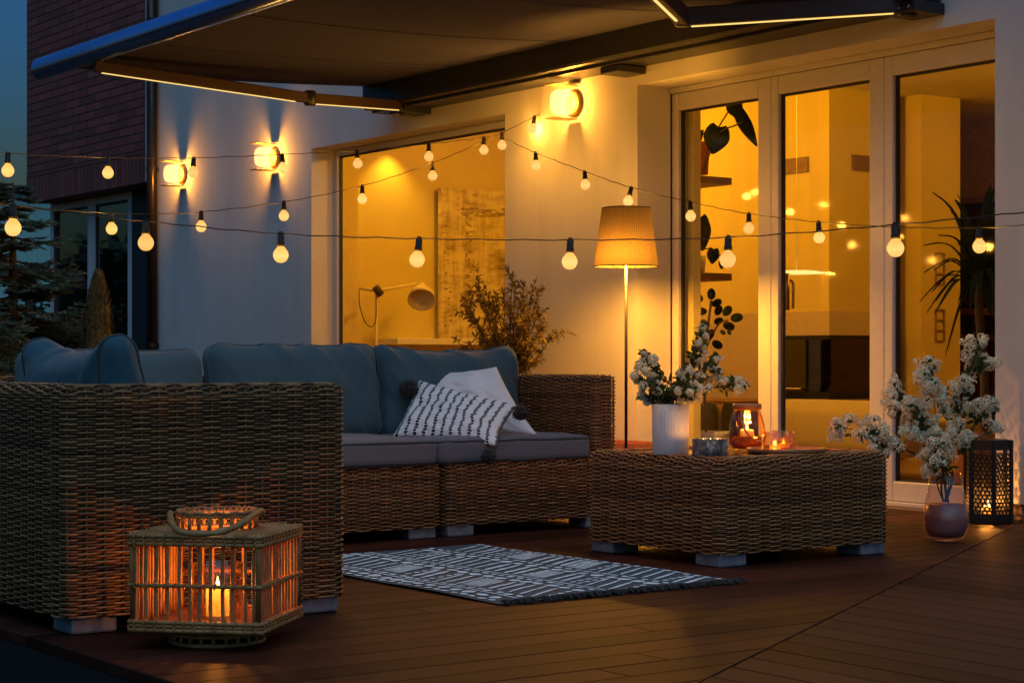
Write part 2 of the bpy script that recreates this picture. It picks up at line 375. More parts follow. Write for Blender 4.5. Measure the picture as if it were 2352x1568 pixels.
# ------------------------------------------------------------------ cushions
def rbox_cushion(name, parent, mat, half, M, r, crown=.04, sag=0., ears=0., seed=0, wr=.006, n=26, pipe=True, pipe_y=.72, folds=1.0, taper=0., endb=0., pmat=None):
    hx, hy, hz = half; h = Vector(half)
    def shape(q):
        u, w = q.x / hx, q.z / hz; bulge = crown * max(0, 1 - u * u) * max(0, 1 - w * w)
        p = Vector(q); p.y += (q.y / hy) * bulge
        tp = max(0, w) ** 2
        p.z += -sag * tp * (1 - abs(u) ** 2.7) + ears * tp * u ** 6
        p.x *= 1 - .03 * (1 - w * w) * (abs(u) ** 3)
        p.y *= 1 - taper * (w + 1) / 2; p.x += endb * u * abs(u) * max(0, 1 - (q.y / hy) ** 2) * max(0, 1 - w * w * .6)
        nz = noise.noise(Vector((q.x * 4 + seed, q.z * 5, q.y * 3))) + .5 * noise.noise(Vector((q.x * 11, q.z * 9 + seed, q.y * 7)))
        wk = noise.noise(Vector((q.x * 16 + q.z * 9 + seed, q.z * 3, 1.7 + q.y * 4))); wk = max(0, wk) ** 1.5 * folds
        edge = .35 + .65 * max(abs(u), abs(w)) ** 4
        d = Vector((q.x / hx * .4, q.y / hy, q.z / hz * .6))
        return p + d * (nz * wr + wk * wr * 1.8 * edge)
    mb = MB()
    g = [math.sin(math.pi / 2 * (2 * i / n - 1)) * .5 + (2 * i / n - 1) * .5 for i in range(n + 1)]
    for ax in range(3):
        for sg in (-1, 1):
            vs = []
            for a in g:
                for b in g:
                    q = [0, 0, 0]; q[ax] = sg; q[(ax + 1) % 3] = a; q[(ax + 2) % 3] = b
                    q = Vector((q[0] * hx, q[1] * hy, q[2] * hz))
                    inn = Vector([max(-(h[k] - r), min(h[k] - r, q[k])) for k in range(3)]); dd = q - inn
                    if dd.length > 1e-9: q = inn + dd.normalized() * r
                    vs.append(M @ shape(q))
            k = n + 1; fs = []
            for i in range(n):
                for j in range(n):
                    f = (i * k + j, (i + 1) * k + j, (i + 1) * k + j + 1, i * k + j + 1)
                    fs.append(f if sg > 0 else f[::-1])
            mb.add(vs, fs)
    o = mb.build(name, mat, parent, True)
    bm_merge(o)
    if pipe:
        pb = MB()
        for sg in (-1, 1):
            line = []; yy = hy * pipe_y * sg; crest = 1 - .6 * (endb > 0); dy = max(0, abs(yy) - (hy - r)); rr = r
            e = math.sqrt(max(0, rr * rr - dy * dy)) - rr
            for (sx, sz, a0) in ((1, -1, -90), (1, 1, 0), (-1, 1, 90), (-1, -1, 180)):
                for k in range(7):
                    a = R(a0 + k * 15); q0 = max(.006, rr + e)
                    line.append(Vector((sx * (hx - r) + q0 * math.cos(a), yy, sz * (hz - r) + q0 * math.sin(a))))
                nxt = {(1, -1): (1, 1), (1, 1): (-1, 1), (-1, 1): (-1, -1), (-1, -1): (1, -1)}[(sx, sz)]
                a = R(a0 + 90); p1 = line[-1]; p2 = Vector((nxt[0] * (hx - r) + max(.006, rr + e) * math.cos(a), yy, nxt[1] * (hz - r) + max(.006, rr + e) * math.sin(a)))
                for k in range(1, 14): line.append(p1.lerp(p2, k / 14))
            if endb > 0:
                xx = (hx - r * .22) * sg; ry = hy - r * .02; rz_ = hz - r * .02; line = []
                for (sy, sz, a0) in ((1, -1, -90), (1, 1, 0), (-1, 1, 90), (-1, -1, 180)):
                    for k in range(7): a = R(a0 + k * 15); line.append(Vector((xx, sy * (ry - r * .8) + r * .8 * math.cos(a), sz * (rz_ - r * .8) + r * .8 * math.sin(a))))
                dense = []
                for k in range(len(line)):
                    p1, p2 = line[k], line[(k + 1) % len(line)]; m_ = max(1, int((p2 - p1).length / .02)); dense += [p1.lerp(p2, q_ / m_) for q_ in range(m_)]
                inner = []
                for q in dense:
                    q = Vector(q); inn = Vector([max(-(h[k] - r), min(h[k] - r, q[k])) for k in range(3)]); dd = q - inn; inner.append(inn + dd.normalized() * r if dd.length > 1e-6 else q)
                pb.tube([M @ shape(q) for q in inner], .006, 6, True)
                if sg < 0: pb.build('piping', pmat or PIPING, o, True); pb = MB()
                continue
            pb.tube([M @ shape(Vector((q.x, q.y * (1 - (1 - crest) * max(0, q.z / hz) ** 2), q.z + (.012 * max(0, q.z / hz) ** 4 if endb > 0 else 0)))) for q in line], .0055, 6, True)
        pb.build('piping', pmat or PIPING, o if parent is not None else o, True)
    return o
def bm_merge(o, d=1e-4):
    import bmesh
    b = bmesh.new(); b.from_mesh(o.data); bmesh.ops.remove_doubles(b, verts=b.verts, dist=d)
    bmesh.ops.recalc_face_normals(b, faces=b.faces); b.to_mesh(o.data); b.free()
def frame(loc, right, up):
    x = Vector(right).normalized(); z = Vector(up); z = (z - x * z.dot(x)).normalized(); y = z.cross(x)
    return Matrix(((x.x, y.x, z.x, loc[0]), (x.y, y.y, z.y, loc[1]), (x.z, y.z, z.z, loc[2]), (0, 0, 0, 1)))
def pillow(name, mat, BL, BR, TR, TL, T, label, cat, seed=0, n=44, group=None):
    nrm = (BR - BL).cross(TL - BL).normalized(); vs = []; uv = []; k = n + 1
    for sg in (1, -1):
        for j in range(k):
            for i in range(k):
                u, v = i / n, j / n; a, b = 2 * u - 1, 2 * v - 1
                uu = .5 + .5 * a * (1 - .07 * (1 - b * b)); vv = .5 + .5 * b * (1 - .07 * (1 - a * a))
                p = (BL * (1 - uu) + BR * uu) * (1 - vv) + (TL * (1 - uu) + TR * uu) * vv
                th = T * (max(0, 1 - a * a) ** .45) * (max(0, 1 - b * b) ** .45)
                nz = noise.noise(Vector((a * 2.2 + seed, b * 2.6, sg))) * .016 + noise.noise(Vector((a * 3 + b * 5, b * 2 - a * 2 + seed, 3))) * .012
                vs.append(p + nrm * (sg * th + nz * min(1, th / T * 1.6))); uv.append((u, v))
    fs = []
    for q in range(2):
        for j in range(n):
            for i in range(n):
                a = q * k * k + j * k + i; f = (a, a + 1, a + k + 1, a + k); fs.append(f if q == 0 else f[::-1])
    mb = MB(); mb.add(vs, fs)
    c = (BL + BR) / 2
    o = mb.build(name, mat, None, True, origin=c, uv=uv)
    bm_merge(o, 2e-4)
    return tag(o, label, cat, group)

# ================================================================== camera, sky, render settings
cam = bpy.data.cameras.new('camera'); co = bpy.data.objects.new('camera', cam); COL.objects.link(co)
co.location = (0, 0, EYE); co.rotation_euler = (R(90), 0, -math.atan2(.5855, .8106))
cam.lens = 4300 / 2352 * 36; cam.sensor_width = 36; cam.shift_y = 41 / 2352; cam.clip_end = 500; cam.clip_start = .05
S.camera = co
W = bpy.data.worlds.new('World'); S.world = W; W.use_nodes = True
wt = W.node_tree; wt.nodes.clear()
sky = wt.nodes.new('ShaderNodeTexSky'); sky.sky_type = 'NISHITA'; sky.sun_disc = False
sky.sun_elevation = R(-0.6); sky.sun_rotation = R(215); sky.altitude = 100; sky.air_density = 1.0; sky.dust_density = .3; sky.ozone_density = 4
bg = wt.nodes.new('ShaderNodeBackground'); wo = wt.nodes.new('ShaderNodeOutputWorld')
tn = wt.nodes.new('ShaderNodeMix'); tn.data_type = 'RGBA'; tn.blend_type = 'MULTIPLY'; tn.inputs[0].default_value = 1
tn.inputs[7].default_value = (.34, .92, .92, 1)
wt.links.new(sky.outputs[0], tn.inputs[6]); wt.links.new(tn.outputs[2], bg.inputs[0]); wt.links.new(bg.outputs[0], wo.inputs[0])
bg.inputs[1].default_value = .15
S.view_settings.view_transform = 'Standard'; S.view_settings.look = 'None'; S.view_settings.exposure = 2; S.view_settings.gamma = 1
S.cycles.use_denoising = True; S.cycles.max_bounces = 8; S.cycles.transparent_max_bounces = 24; S.cycles.sample_clamp_indirect = 3
S.cycles.caustics_reflective = False; S.cycles.caustics_refractive = False
LIGHTS = []
sl = bpy.data.lights.new('dusk_glow', 'SUN'); sl.energy = .26; sl.angle = R(80); sl.color = (.5, .8, 1)
so = bpy.data.objects.new('dusk_glow', sl); COL.objects.link(so); so.rotation_euler = Vector((.16, .36, -.92)).to_track_quat('-Z', 'Y').to_euler()
def lamp(name, loc, power, col, rad=.03, typ='POINT', rot=None, parent=None, **kw):
    l = bpy.data.lights.new(name, typ); l.energy = power / 4; l.color = col
    if typ == 'AREA': l.size = rad
    else: l.shadow_soft_size = rad
    for k, v in kw.items(): setattr(l, k, v)
    o = bpy.data.objects.new(name, l); COL.objects.link(o); o.location = Vector(loc) - (parent.location if parent else Vector((0, 0, 0)))
    if rot: o.rotation_euler = rot
    o.parent = parent
    return o

# ================================================================== ground and deck
kind(MB().box(-90, 140, -90, 140, -.6, -.3).build('ground', SOIL), 'structure')
def mitre(X): return 3.18 + (X - 2.81) * .578
def board(mb, quad, z0, z1, tints):       # one plank with eased edges
    c = Vector((sum(p[0] for p in quad) / 4, sum(p[1] for p in quad) / 4)); e = .0025
    ins = []
    for p in quad:
        d = c - Vector(p); ins.append((p[0] + math.copysign(e, d.x), p[1] + math.copysign(e, d.y)))
    vs = [(p[0], p[1], z0) for p in quad] + [(p[0], p[1], z1 - e) for p in quad] + [(p[0], p[1], z1) for p in ins]
    fs = [(8, 9, 10, 11)] + [(a + i, a + (i + 1) % 4, a + 4 + (i + 1) % 4, a + 4 + i) for a in (0, 4) for i in range(4)]
    mb.add(vs, fs); tints += [random.random()] * 12
def deck_obj(name, mb, tints, mat):
    o = mb.build(name, mat); a = o.data.attributes.new('tint', 'FLOAT', 'POINT'); a.data.foreach_set('value', tints); return kind(o, 'structure')
WALLX = 6.88
mb = MB(); tn_ = []; y = 2.3; pw = .13; gap = .0035; bi = 0
while y < 16.5:
    bi += 1; gap = random.uniform(.003, .0048) if bi % 2 else random.uniform(.0008, .0016); y0, y1 = y, y + pw - gap
    xa = min(WALLX - .004, 2.81 + (y0 - 3.18) / .578 - .004); xb = min(WALLX - .004, 2.81 + (y1 - 3.18) / .578 - .004)
    x0 = 1.86
    if xb > x0 + .01:
        # boards butt-jointed once along their run
        j = random.uniform(2.6, 5.8)
        if xa > j + .3: 
            board(mb, [(x0, y0), (j - .001, y0), (j - .001, y1), (x0, y1)], -.028, 0, tn_); board(mb, [(j + .001, y0), (xa, y0), (xb, y1), (j + .001, y1)], -.028, 0, tn_)
        else: board(mb, [(x0, y0), (max(x0 + .01, xa), y0), (xb, y1), (x0, y1)], -.028, 0, tn_)
    y += pw
deck_obj('deck', mb, tn_, DECK)
mb = MB(); tn_ = []; x = 1.86
while x < 9.0:
    bi += 1; gap = random.uniform(.003, .0048) if bi % 2 else random.uniform(.0008, .0016); x0, x1 = x, x + pw - gap
    lim = 5.3 if x0 > WALLX else 99
    board(mb, [(x0, -2.5), (x1, -2.5), (x1, min(lim, mitre(x1) - .004)), (x0, min(lim, mitre(x0) - .004))], -.028, 0, tn_)
    x += pw
for v in mb.v: pass
deck_obj('deck_right', mb, tn_, DECKY)
mb = MB(); mb.box(1.9, 9, -2.5, 16.5, -.28, -.034); mb.box(1.862, 1.884, -2.5, 16.5, -.24, -.03)
kind(mb.build('deck_base', UNDER), 'structure')

# ================================================================== house
house = thing('house', 'white rendered house with a dark red brick bay, lit windows and patio doors', 'house', (WALLX, 9, 0))
GX = 7.13; TOPZ = 4.8; TH = .25
WY0, WY1, WZ0, WZ1 = 9.6, 12.05, .3, 2.28       # big window opening
DY0, DY1, DZ1 = 5.71, 8.295, 2.305              # patio door opening
LY0, LY1, LZ1 = 14.95, 17.0, 2.2                # unlit garden doors below the bay
mb = MB(); x0, x1 = WALLX, WALLX + TH
mb.box(x0, x1, WY1, 14.712, .07, TOPZ); mb.box(x0, x1, WY0, WY1, WZ1, TOPZ); mb.box(x0, x1, WY0, WY1, .07, WZ0)
mb.box(x0, x1, DY1, WY0, .07, TOPZ); mb.box(x0, x1, DY0, DY1, DZ1, TOPZ); mb.box(x0, x1, 3.0, DY0, .07, TOPZ)
wall = mb.build('wall', PLASTER, house)
mb = MB(); mb.box(x0 + .012, x1, DY1, 14.712, -.25, .07); mb.box(x0 + .012, x1, 3.0, DY0, -.25, .07); mb.box(x0 + .03, GX + .1, DY0, DY1, -.25, -.012)
mb.build('plinth', PLINTH, house)
BX = 6.80; BY0, BY1 = 14.73, 17.43; BZ = 2.237; DX = 7.04
mb = MB(); mb.box(BX, BX + .02, BY0, BY1, 2.5, TOPZ); bay = mb.build('brick_bay', BRICK, house)
mb = MB(); mb.box(BX - .003, BX + .02, BY0, BY1, BZ, 2.5); mb.build('brick_lintel', BRICK_UP, house)
mb = MB(); mb.box(BX + .022, 9, BY0 + .03, BY1 - .002, BZ + .005, TOPZ); mb.build('bay_core', plain('brown_soffit', (.3, .24, .17), .85), house)
mb = MB(); mb.box(BX - .006, BX + .016, BY0 - .016, BY0 - .002, BZ, TOPZ); mb.build('bay_edge_trim', FRAME, house)
SIDEM = plain('dark_side_cladding', (.07, .05, .04), .8); MB().box(DX, 9, LY1 + .3, BY1, -.2, BZ).build('bay_end_wall', SIDEM, house); MB().box(BX + .018, 9, BY0 - .014, BY0 + .028, -.2, TOPZ).build('bay_side_wall', SIDEM, house)
# downpipe
mb = MB(); py = on_x(349, 600, 6.825); mb.tube([(py.x, py.y, -.2), (py.x, py.y, TOPZ)], .044, 20)
dp = mb.build('downpipe', PIPE, house, True)
for z in (.85, 2.34, 3.6): mb = MB(); mb.tube([(py.x, py.y, z - .02), (py.x, py.y, z + .02)], .05, 20); mb.box(py.x, WALLX + .02, py.y - .02, py.y + .02, z - .015, z + .015); mb.build('pipe_clamp', PIPE, dp)

def sash(name, Y0, Y1, Z0, Z1, X, w, parent, glass, deep=.07, wb=None, gasket=.02, wl=None):
    wb = w if wb is None else wb; wl = w if wl is None else wl
    mb = MB(); a, b = X, X + deep
    mb.box(a, b, Y0, Y0 + w, Z0, Z1); mb.box(a, b, Y1 - wl, Y1, Z0, Z1); mb.box(a + .001, b, Y0 + w, Y1 - wl, Z1 - w, Z1); mb.box(a + .001, b, Y0 + w, Y1 - wl, Z0, Z0 + wb)
    o = mb.build(name, FRAME, parent, bevel=.006)
    mb = MB(); g = gasket; a, b = X + .022, X + .044
    ya, yb, za, zb = Y0 + w, Y1 - wl, Z0 + wb, Z1 - w
    mb.box(a, b, ya - .01, ya + g, za, zb); mb.box(a, b, yb - g, yb + .01, za, zb); mb.box(a + .001, b, ya, yb, zb - g, zb + .01); mb.box(a + .001, b, ya, yb, za - .01, za + g * .7)
    mb.build('gasket', GASKET, o)
    mb = MB(); mb.box(X + .03, X + .036, ya, yb, za, zb); mb.build('pane', glass, o)
    return o
# big lit window
win = sash('window', WY0 + .002, WY1 - .002, WZ0, WZ1 - .002, WALLX + .19, .045, house, GLASS, .06, gasket=.012)
mb = MB(); mb.box(WALLX - .04, WALLX + .19, WY0 - .02, WY1 + .02, WZ0 - .03, WZ0); mb.build('sill', FRAME, win, bevel=.004)
# patio doors
sashes = []
for (a, b) in ((DY1 - .835, DY1 - .012), (6.632, DY1 - .838), (DY0 + .005, 6.629)):
    o = sash('patio_door', a, b, .012, DZ1 - .035, GX, .1, house, GLASS, .06, wb=.1, gasket=.012, wl=.056); sashes.append(o)
mb = MB(); mb.box(GX - .012, GX + .1, DY0, DY1, DZ1 - .033, DZ1 - .002); mb.box(GX - .03, GX + .1, DY0, DY1, -.012, .01); mb.box(GX + .01, GX + .09, DY1 - .01, DY1, .012, DZ1 - .034)
mb.build('door_frame', FRAME, house, bevel=.004)
mb = MB(); hz = on_x(1808, 670, GX + .09)
mb.box(GX + .061, GX + .09, 7.405, 7.43, hz.z - .1, hz.z + .1)
mb.tube(smooth_path([(GX + .09, 7.417, hz.z + .06), (GX + .115, 7.415, hz.z + .058), (GX + .124, 7.412, hz.z + .03), (GX + .122, 7.412, hz.z - .09)]), .008, 10)
mb.build('handle', BRONZE, sashes[1], True)
# unlit garden doors below the bay
ys = [on_x(x, 600, DX).y for x in (303, 210, 117)]
for i in range(2):
    sash('garden_door', ys[i] + .004, ys[i + 1] - .004, .02, BZ - .005, DX - .01, .07, house, DARKGLASS, .06)
mb = MB(); mb.box(DX, DX + .04, BY0 + .03, ys[0], -.1, BZ - .005); mb.build('dark_door_panel', plain('dark_panel', (.02, .018, .016), .5), house)
mb = MB(); mb.box(7.6, 7.7, BY0 + .03, BY1, -.1, 2.2); mb.build('dark_room_wall', plain('dark_room', (.02, .022, .02), .9), house)

# ------------------------------------------------------------------ lit rooms behind the glass
IX = GX + .1
mb = MB()
mb.box(IX, 9.5, 12.9, 13.0, 0, 2.64); mb.box(IX, 7.72, 12.78, 12.899, 0, 2.64)         # picture wall and its step
mb.box(9.5, 10.2, 9.35, 12.95, 1.07, 2.64); mb.box(9.5, 10.2, 9.35, 12.95, 0, .0)       # chimney breast
mb.box(10.3, 10.72, 9.22, 12.95, 0, 2.64); mb.box(13.0, 13.1, 3, 13, 0, 2.64); mb.box(IX, 13, 2.9, 3.0, 0, 2.64)
mb.build('interior_wall', INWALL, house)
MB().box(7.215, 7.27, 8.19, 9.58, 0, 2.64).build('window_reveal', INWALL, house)
mb = MB(); mb.box(9.497, 10.2, 9.347, 12.9, .9, 1.07); mb.box(9.497, 10.2, 9.347, 12.9, 0, .45); mb.box(9.497, 10.2, 9.95, 12.9, .45, .9)
mb.build('chimney_tiles', INBEIGE, house)
mb = MB(); mb.box(7.131, 13.1, 2.9, 13.0, 2.64, 2.7); mb.build('ceiling', CEIL, house)
mb = MB(); mb.box(7.24, 13.1, 2.9, 13.0, -.1, .0); mb.build('interior_floor', INFLOOR, house)
fp = MB(); fp.box(10.12, 10.19, 9.37, 9.948, .452, .898); fp.box(9.52, 10.12, 9.9, 9.948, .452, .898); fp.box(9.52, 10.12, 9.37, 9.9, .452, .462)
fire = fp.build('fireplace', plain('sooty_firebrick', (.16, .09, .045), .85, vary=.5, scale=9), house)
for k, (a, b) in enumerate((((9.62, 9.46, .5), (9.95, 9.8, .5)), ((9.66, 9.8, .52), (10.02, 9.5, .54)), ((9.6, 9.62, .57), (9.98, 9.66, .6)))):
    MB().tube([a, b], .035, 10).build('log', TRUNK, fire, True)
mb = MB(); mb.box(9.508, 9.512, 9.37, 9.948, .5, .87); mb.build('fire_pane', thin_glass('sooty_fire_glass', (.62, .55, .45), 1.6), fire)
mb = MB(); mb.box(9.52, 10.17, 9.352, 9.356, .5, .87); mb.build('fire_pane', thin_glass('sooty_fire_glass', (.62, .55, .45), 1.6), fire)
mb = MB(); mb.tube([(9.47, 9.9, .52), (9.47, 9.6, .52)], .007, 8); mb.build('fire_handle', plain('steel_handle', (.5, .45, .4), .3, .9), fire, True)
mb = MB(); mb.box(9.49, 9.52, 9.34, 9.95, .87, .9); mb.box(9.49, 9.52, 9.34, 9.95, .45, .5); mb.box(9.52, 10.2, 9.34, 9.37, .87, .9); mb.box(9.52, 10.2, 9.34, 9.37, .45, .5); mb.box(10.17, 10.2, 9.34, 9.37, .5, .87)
mb.build('fireplace_frame', BLACKM, fire)
for (Xa, Ya, Xb, Yb, za, zb) in ((9.488, 9.55, 9.499, 9.86, 2.06, 2.17), (9.72, 9.338, 10.02, 9.349, 2.07, 2.18)):
    mb = MB(); mb.box(Xa, Xb, Ya, Yb, za, zb); mb.build('vent_grille', plain('brown_vent', (.2, .12, .05), .6), house)
for za in (.86, 1.27):
    mb = MB(); c = on_y(2157, 800, 9.22)
    for k in range(4): mb.box(c.x - .04, c.x + .04, 9.205, 9.219, za + k * .075, za + k * .075 + .01)
    mb.box(c.x - .05, c.x - .04, 9.205, 9.219, za, za + .235); mb.box(c.x + .04, c.x + .05, 9.205, 9.219, za, za + .235)
    mb.build('socket_plate', plain('socket_frame', (.3, .2, .1), .4), house)
# staircase
mb = MB(); mb.box(10.73, 10.76, 6.6, 9.22, .0, 2.64)
st = MB()
mb2 = MB(); mb2.box(11.9, 12.0, 6, 11, 0, 2.64); mb2.box(10.72, 12, 10.9, 11, 0, 2.64); mb2.build('stair_wall', DIM, house)
for k in range(11):
    yy = 10.4 - k * .24; zz = .3 + k * .19
    st.box(10.9, 11.85, yy - .28, yy, zz, zz + .05)
stairs = st.build('staircase', STAIRW, house)
mb = MB()
for k in range(11):
    yy = 10.4 - k * .24; zz = .3 + k * .19
    mb.box(10.87, 10.9, yy - .26, yy - .14, zz - .19, zz + .001); mb.box(10.872, 10.898, yy - .3, yy + .02, zz - .08, zz)
mb.build('stringer', STAIRM, stairs)
mb = MB()
for (z, y0, y1) in ((1.92, 8.5, 10.6), (1.5, 8.5, 10.6), (1.15, 8.5, 10.6), (.7, 8.5, 10.6)): mb.box(11.2, 11.85, y0, y1, z, z + .045)
mb.build('shelf', STAIRW, stairs)

# warm ceiling lamps inside
WARM = (1, .4, .012)
def ceiling_light(x, y, label, power, col=WARM):
    t = thing('ceiling_light', label, 'ceiling lamp', (x, y, 2.64), 'warm ceiling lights in the rooms')
    MB().lathe([(.16, 0), (.17, -.02), (.15, -.06), (.02, -.075)], 24, (x, y, 2.638)).build('diffuser', emit('ceiling_lamp_glow', (1, .6, .2), 2.5), t, True)
    lamp('ceiling_bulb', (x, y, 2.45), power, col, .12, parent=t)
ceiling_light(8.5, 10.9, 'round ceiling light of the room with the painting', 60)
ceiling_light(8.15, 9.0, 'round ceiling light inside the patio doors', 54)
ceiling_light(10.6, 7.2, 'round ceiling light deeper in the living room', 46)
t = thing('downlight', 'small ceiling downlight washing the yellow wall beside the painting', 'downlight', (8.07, 12.7, 2.64))
MB().lathe([(.035, -.09), (.045, -.09), (.045, 0)], 20, (8.07, 12.7, 2.639)).build('housing', CEIL, t, True)
MB().lathe([(.0001, -.08), (.034, -.08), (.034, -.075), (.0001, -.075)], 16, (8.07, 12.7, 2.639)).build('lens', emit('downlight_glow', (1, .7, .3), 3), t, True)
lamp('downlight_bulb', (8.07, 12.78, 2.52), 34, (1, .5, .04), .02, 'SPOT', (R(-12), 0, 0), t, spot_size=R(105), spot_blend=.7)

# ================================================================== things inside the lit rooms
# painting leaning on the shelf
def m_painting():
    N = NT('abstract_painting'); v = N.coord('Object'); a = N.noise(N.coord('Object', (1.5, 1, 5)), 2.2, 6, .7); b = N.noise(N.coord('Object', (6, 1, .7)), 3, 6, .7); c = N.noise(v, 14, 4, .7)
    f = N.math('ADD', N.math('MULTIPLY', a, .5), N.math('ADD', N.math('MULTIPLY', b, .35), N.math('MULTIPLY', c, .2)))
    col = N.ramp(f, [(.38, (.2, .15, .1)), (.48, (.45, .36, .22)), (.56, (.66, .58, .4)), (.66, (.74, .66, .44))])
    return N.done(N.principled(col, .8, 0, N.bump(f, .4, .004)))
pt = on_y(1003, 600, 12.86); px0 = pt.x; shz = on_y(1000, 778, 12.8).z
p = thing('painting', 'large pale abstract canvas leaning on the shelf behind the window', 'painting', (px0 + .5, 12.84, shz))
mb = MB(); ph_ = on_y(1003, 432, 12.84).z; mb.box(px0, px0 + 1.15, 12.80, 12.84, shz + .002, ph_); mb.mi = 1
dk = plain('painting_strokes', (.3, .21, .1), .85, vary=.5, scale=40)
for (a, b, z0_, z1_, n_) in ((.24, .3, shz + .15, ph_ - .2, 170), (.2, 1.1, ph_ - .22, ph_ - .15, 90), (.02, .1, shz + .1, ph_ - .3, 50), (.6, 1.1, shz + .3, shz + .6, 60)):
    for k in range(n_):
        x = px0 + random.uniform(a, b); z = random.uniform(z0_, z1_); w = random.uniform(.004, .03) if b - a < .3 else random.uniform(.02, .1); h = random.uniform(.003, .012)
        mb.box(x, min(x + w, px0 + 1.14), 12.797 - random.random() * .002, 12.801, z, z + h)
mb.build('canvas', [m_painting(), dk], p)
sx0 = on_y(905, 780, 12.6).x
mb = MB(); mb.box(sx0, 9.4, 12.55, 12.898, shz - .05, shz); o = mb.build('wall_shelf', CEIL, None, origin=(sx0, 12.9, shz), bevel=.004)
tag(o, 'pale wall shelf carrying the leaning abstract painting', 'shelf')
# wall lamp with bell shade
LY = 12.5
b0 = on_y(825, 662, 12.6); b1 = on_y(864, 668, LY); b2 = on_y(950, 655, LY); sh = on_y(962, 668, LY); cu = plain('cream_lamp_enamel', (.7, .6, .4), .4, vary=.05)
t = thing('swing_arm_lamp', 'cream swing-arm lamp with a bell shade in front of the yellow wall', 'lamp', (b1.x, LY, .0))
MB().tube([b0, b1, on_y(955, 652, LY)], .012, 8).build('arm', cu, t, True)
MB().tube([b1 + Vector((0, 0, -1.2)), b1 + Vector((0, 0, .02))], .012, 8).build('post', cu, t, True)
MB().tube([b1 + Vector((-.02, -.02, .03)), b1 + Vector((.03, -.02, -.03))], .03, 10).build('joint', ARMMETAL, t, True)
cb = [on_y(x, y, LY - .02) for x, y in ((825, 665), (826, 700), (838, 738), (853, 750), (863, 735), (864, 680))]
MB().tube(smooth_path(cb), .004, 6).build('lamp_cord', ARMMETAL, t, True)
ax = (on_y(951, 692, LY) - on_y(972, 655, LY)); ax.y = -.12; ax.normalize()
Mx = Matrix.Translation(on_y(970, 658, LY)) @ (Vector((0, 0, -1)).rotation_difference(ax)).to_matrix().to_4x4()
MB().lathe([(.02, .03), (.03, .0), (.045, -.03), (.07, -.06), (.1, -.11), (.112, -.17), (.108, -.17), (.095, -.11), (.06, -.06), (.03, -.03)], 32, (0, 0, 0), Mx).build('lamp_shade', cu, t, True)

# shelf unit with hanging leaves at the left patio door
def leaf_shape(mb, c, ang, L, W, kind_='heart', tilt=.0, th=.004, face=(-.72, -.69, 0)):
    """leaf outline lying in the vertical plane that faces the terrace; ang turns it, tip points along ang"""
    n = Vector(face).normalized(); r = Vector((-n.y, n.x, 0)); r = r if r.x * .8106 - r.y * .5855 > 0 else -r
    u = Vector((0, 0, 1)); pts = []
    for k in range(28):
        a = 2 * math.pi * k / 28
        if kind_ == 'heart': x = W * .5 * math.sin(a) * (1 - .12 * math.cos(2 * a)); y = L * (.5 - .5 * math.cos(a)) - (.2 * L * math.exp(-((a % (2 * math.pi) - 0) ** 2 if a < math.pi else (2 * math.pi - a) ** 2) * 3) * -1 if False else 0)
        else: x = W * .5 * math.sin(a); y = L * (.5 - .5 * math.cos(a))
        if kind_ == 'heart':
            s_ = min(1, y / L); x *= (1.25 - .75 * s_) ; y -= .16 * L * max(0, 1 - (abs(x) / (W * .3) - 1) ** 2 * 2) * (s_ < .35)
        pts.append((x, y))
    ca, sa = math.cos(ang), math.sin(ang); vs = []
    for x, y in pts:
        X = x * ca - y * -sa * -1 if False else x * sa + y * ca; Y = -x * ca + y * sa
        vs.append(Vector(c) + r * X + u * Y + n * (.12 * abs(x) - tilt * y))
    mb.poly(vs, n * th)
PX_ = 7.55
def PP(x, y, X=PX_): return on_x(x, y, X)
def px2m(px, X=PX_): return px / 4300 * (X / .66)
t = thing('monstera_plant', 'tall monstera with big drooping leaves on the upper shelf', 'plant', PP(1612, 402))
for c, a, L, W in (((1683, 232), 285, 40, 36), ((1692, 250), 298, 95, 30), ((1652, 292), 255, 62, 58), ((1611, 300), 250, 45, 16)):
    mb = MB(); leaf_shape(mb, PP(*c), R(a), px2m(L), px2m(W), 'heart', .1); mb.build('leaf', LEAFD, t, True)
mb = MB(); mb.tube(smooth_path([PP(1615, 395), PP(1630, 330), PP(1652, 290), PP(1680, 246)]), .005, 6); mb.tube(smooth_path([PP(1615, 395), PP(1650, 310), PP(1690, 288), PP(1705, 280)]), .005, 6); mb.build('stem', STEM, t, True)
mb = MB(); c = PP(1608, 402, 7.75); mb.lathe([(.05, 0), (.06, .18), (.062, .2), (.055, .2), (.05, .03)], 24, c + Vector((0, 0, .002))); mb.build('pot', TERRA, t, True)
for i, (yy, lab) in enumerate(((408, 'upper wooden wall shelf with the monstera pot, left patio pane'), (628, 'middle wooden wall shelf under the trailing vine, left patio pane'))):
    c = PP(1618, yy, 7.75); mb = MB(); h = .022 * 2
    mb.box(7.6, 7.9, c.y - .085, c.y + .35, c.z - h - .0, c.z); o = mb.build('wall_shelf', STAIRW, None, origin=c); tag(o, lab, 'shelf', 'wooden shelves inside the left patio pane')
t = thing('trailing_plant', 'vine with hanging heart leaves above the middle shelf', 'plant', PP(1606, 626))
for c, a, L, W in (((1607, 500), 275, 76, 46), ((1640, 572), 262, 34, 28), ((1662, 596), 255, 22, 18)):
    mb = MB(); leaf_shape(mb, PP(*c), R(a), px2m(L), px2m(W), 'heart', .05); mb.build('leaf', LEAFD, t, True)
mb = MB(); mb.tube(smooth_path([PP(1602, 490), PP(1610, 565), PP(1635, 572), PP(1665, 596)]), .004, 6); mb.build('stem', STEM, t, True)
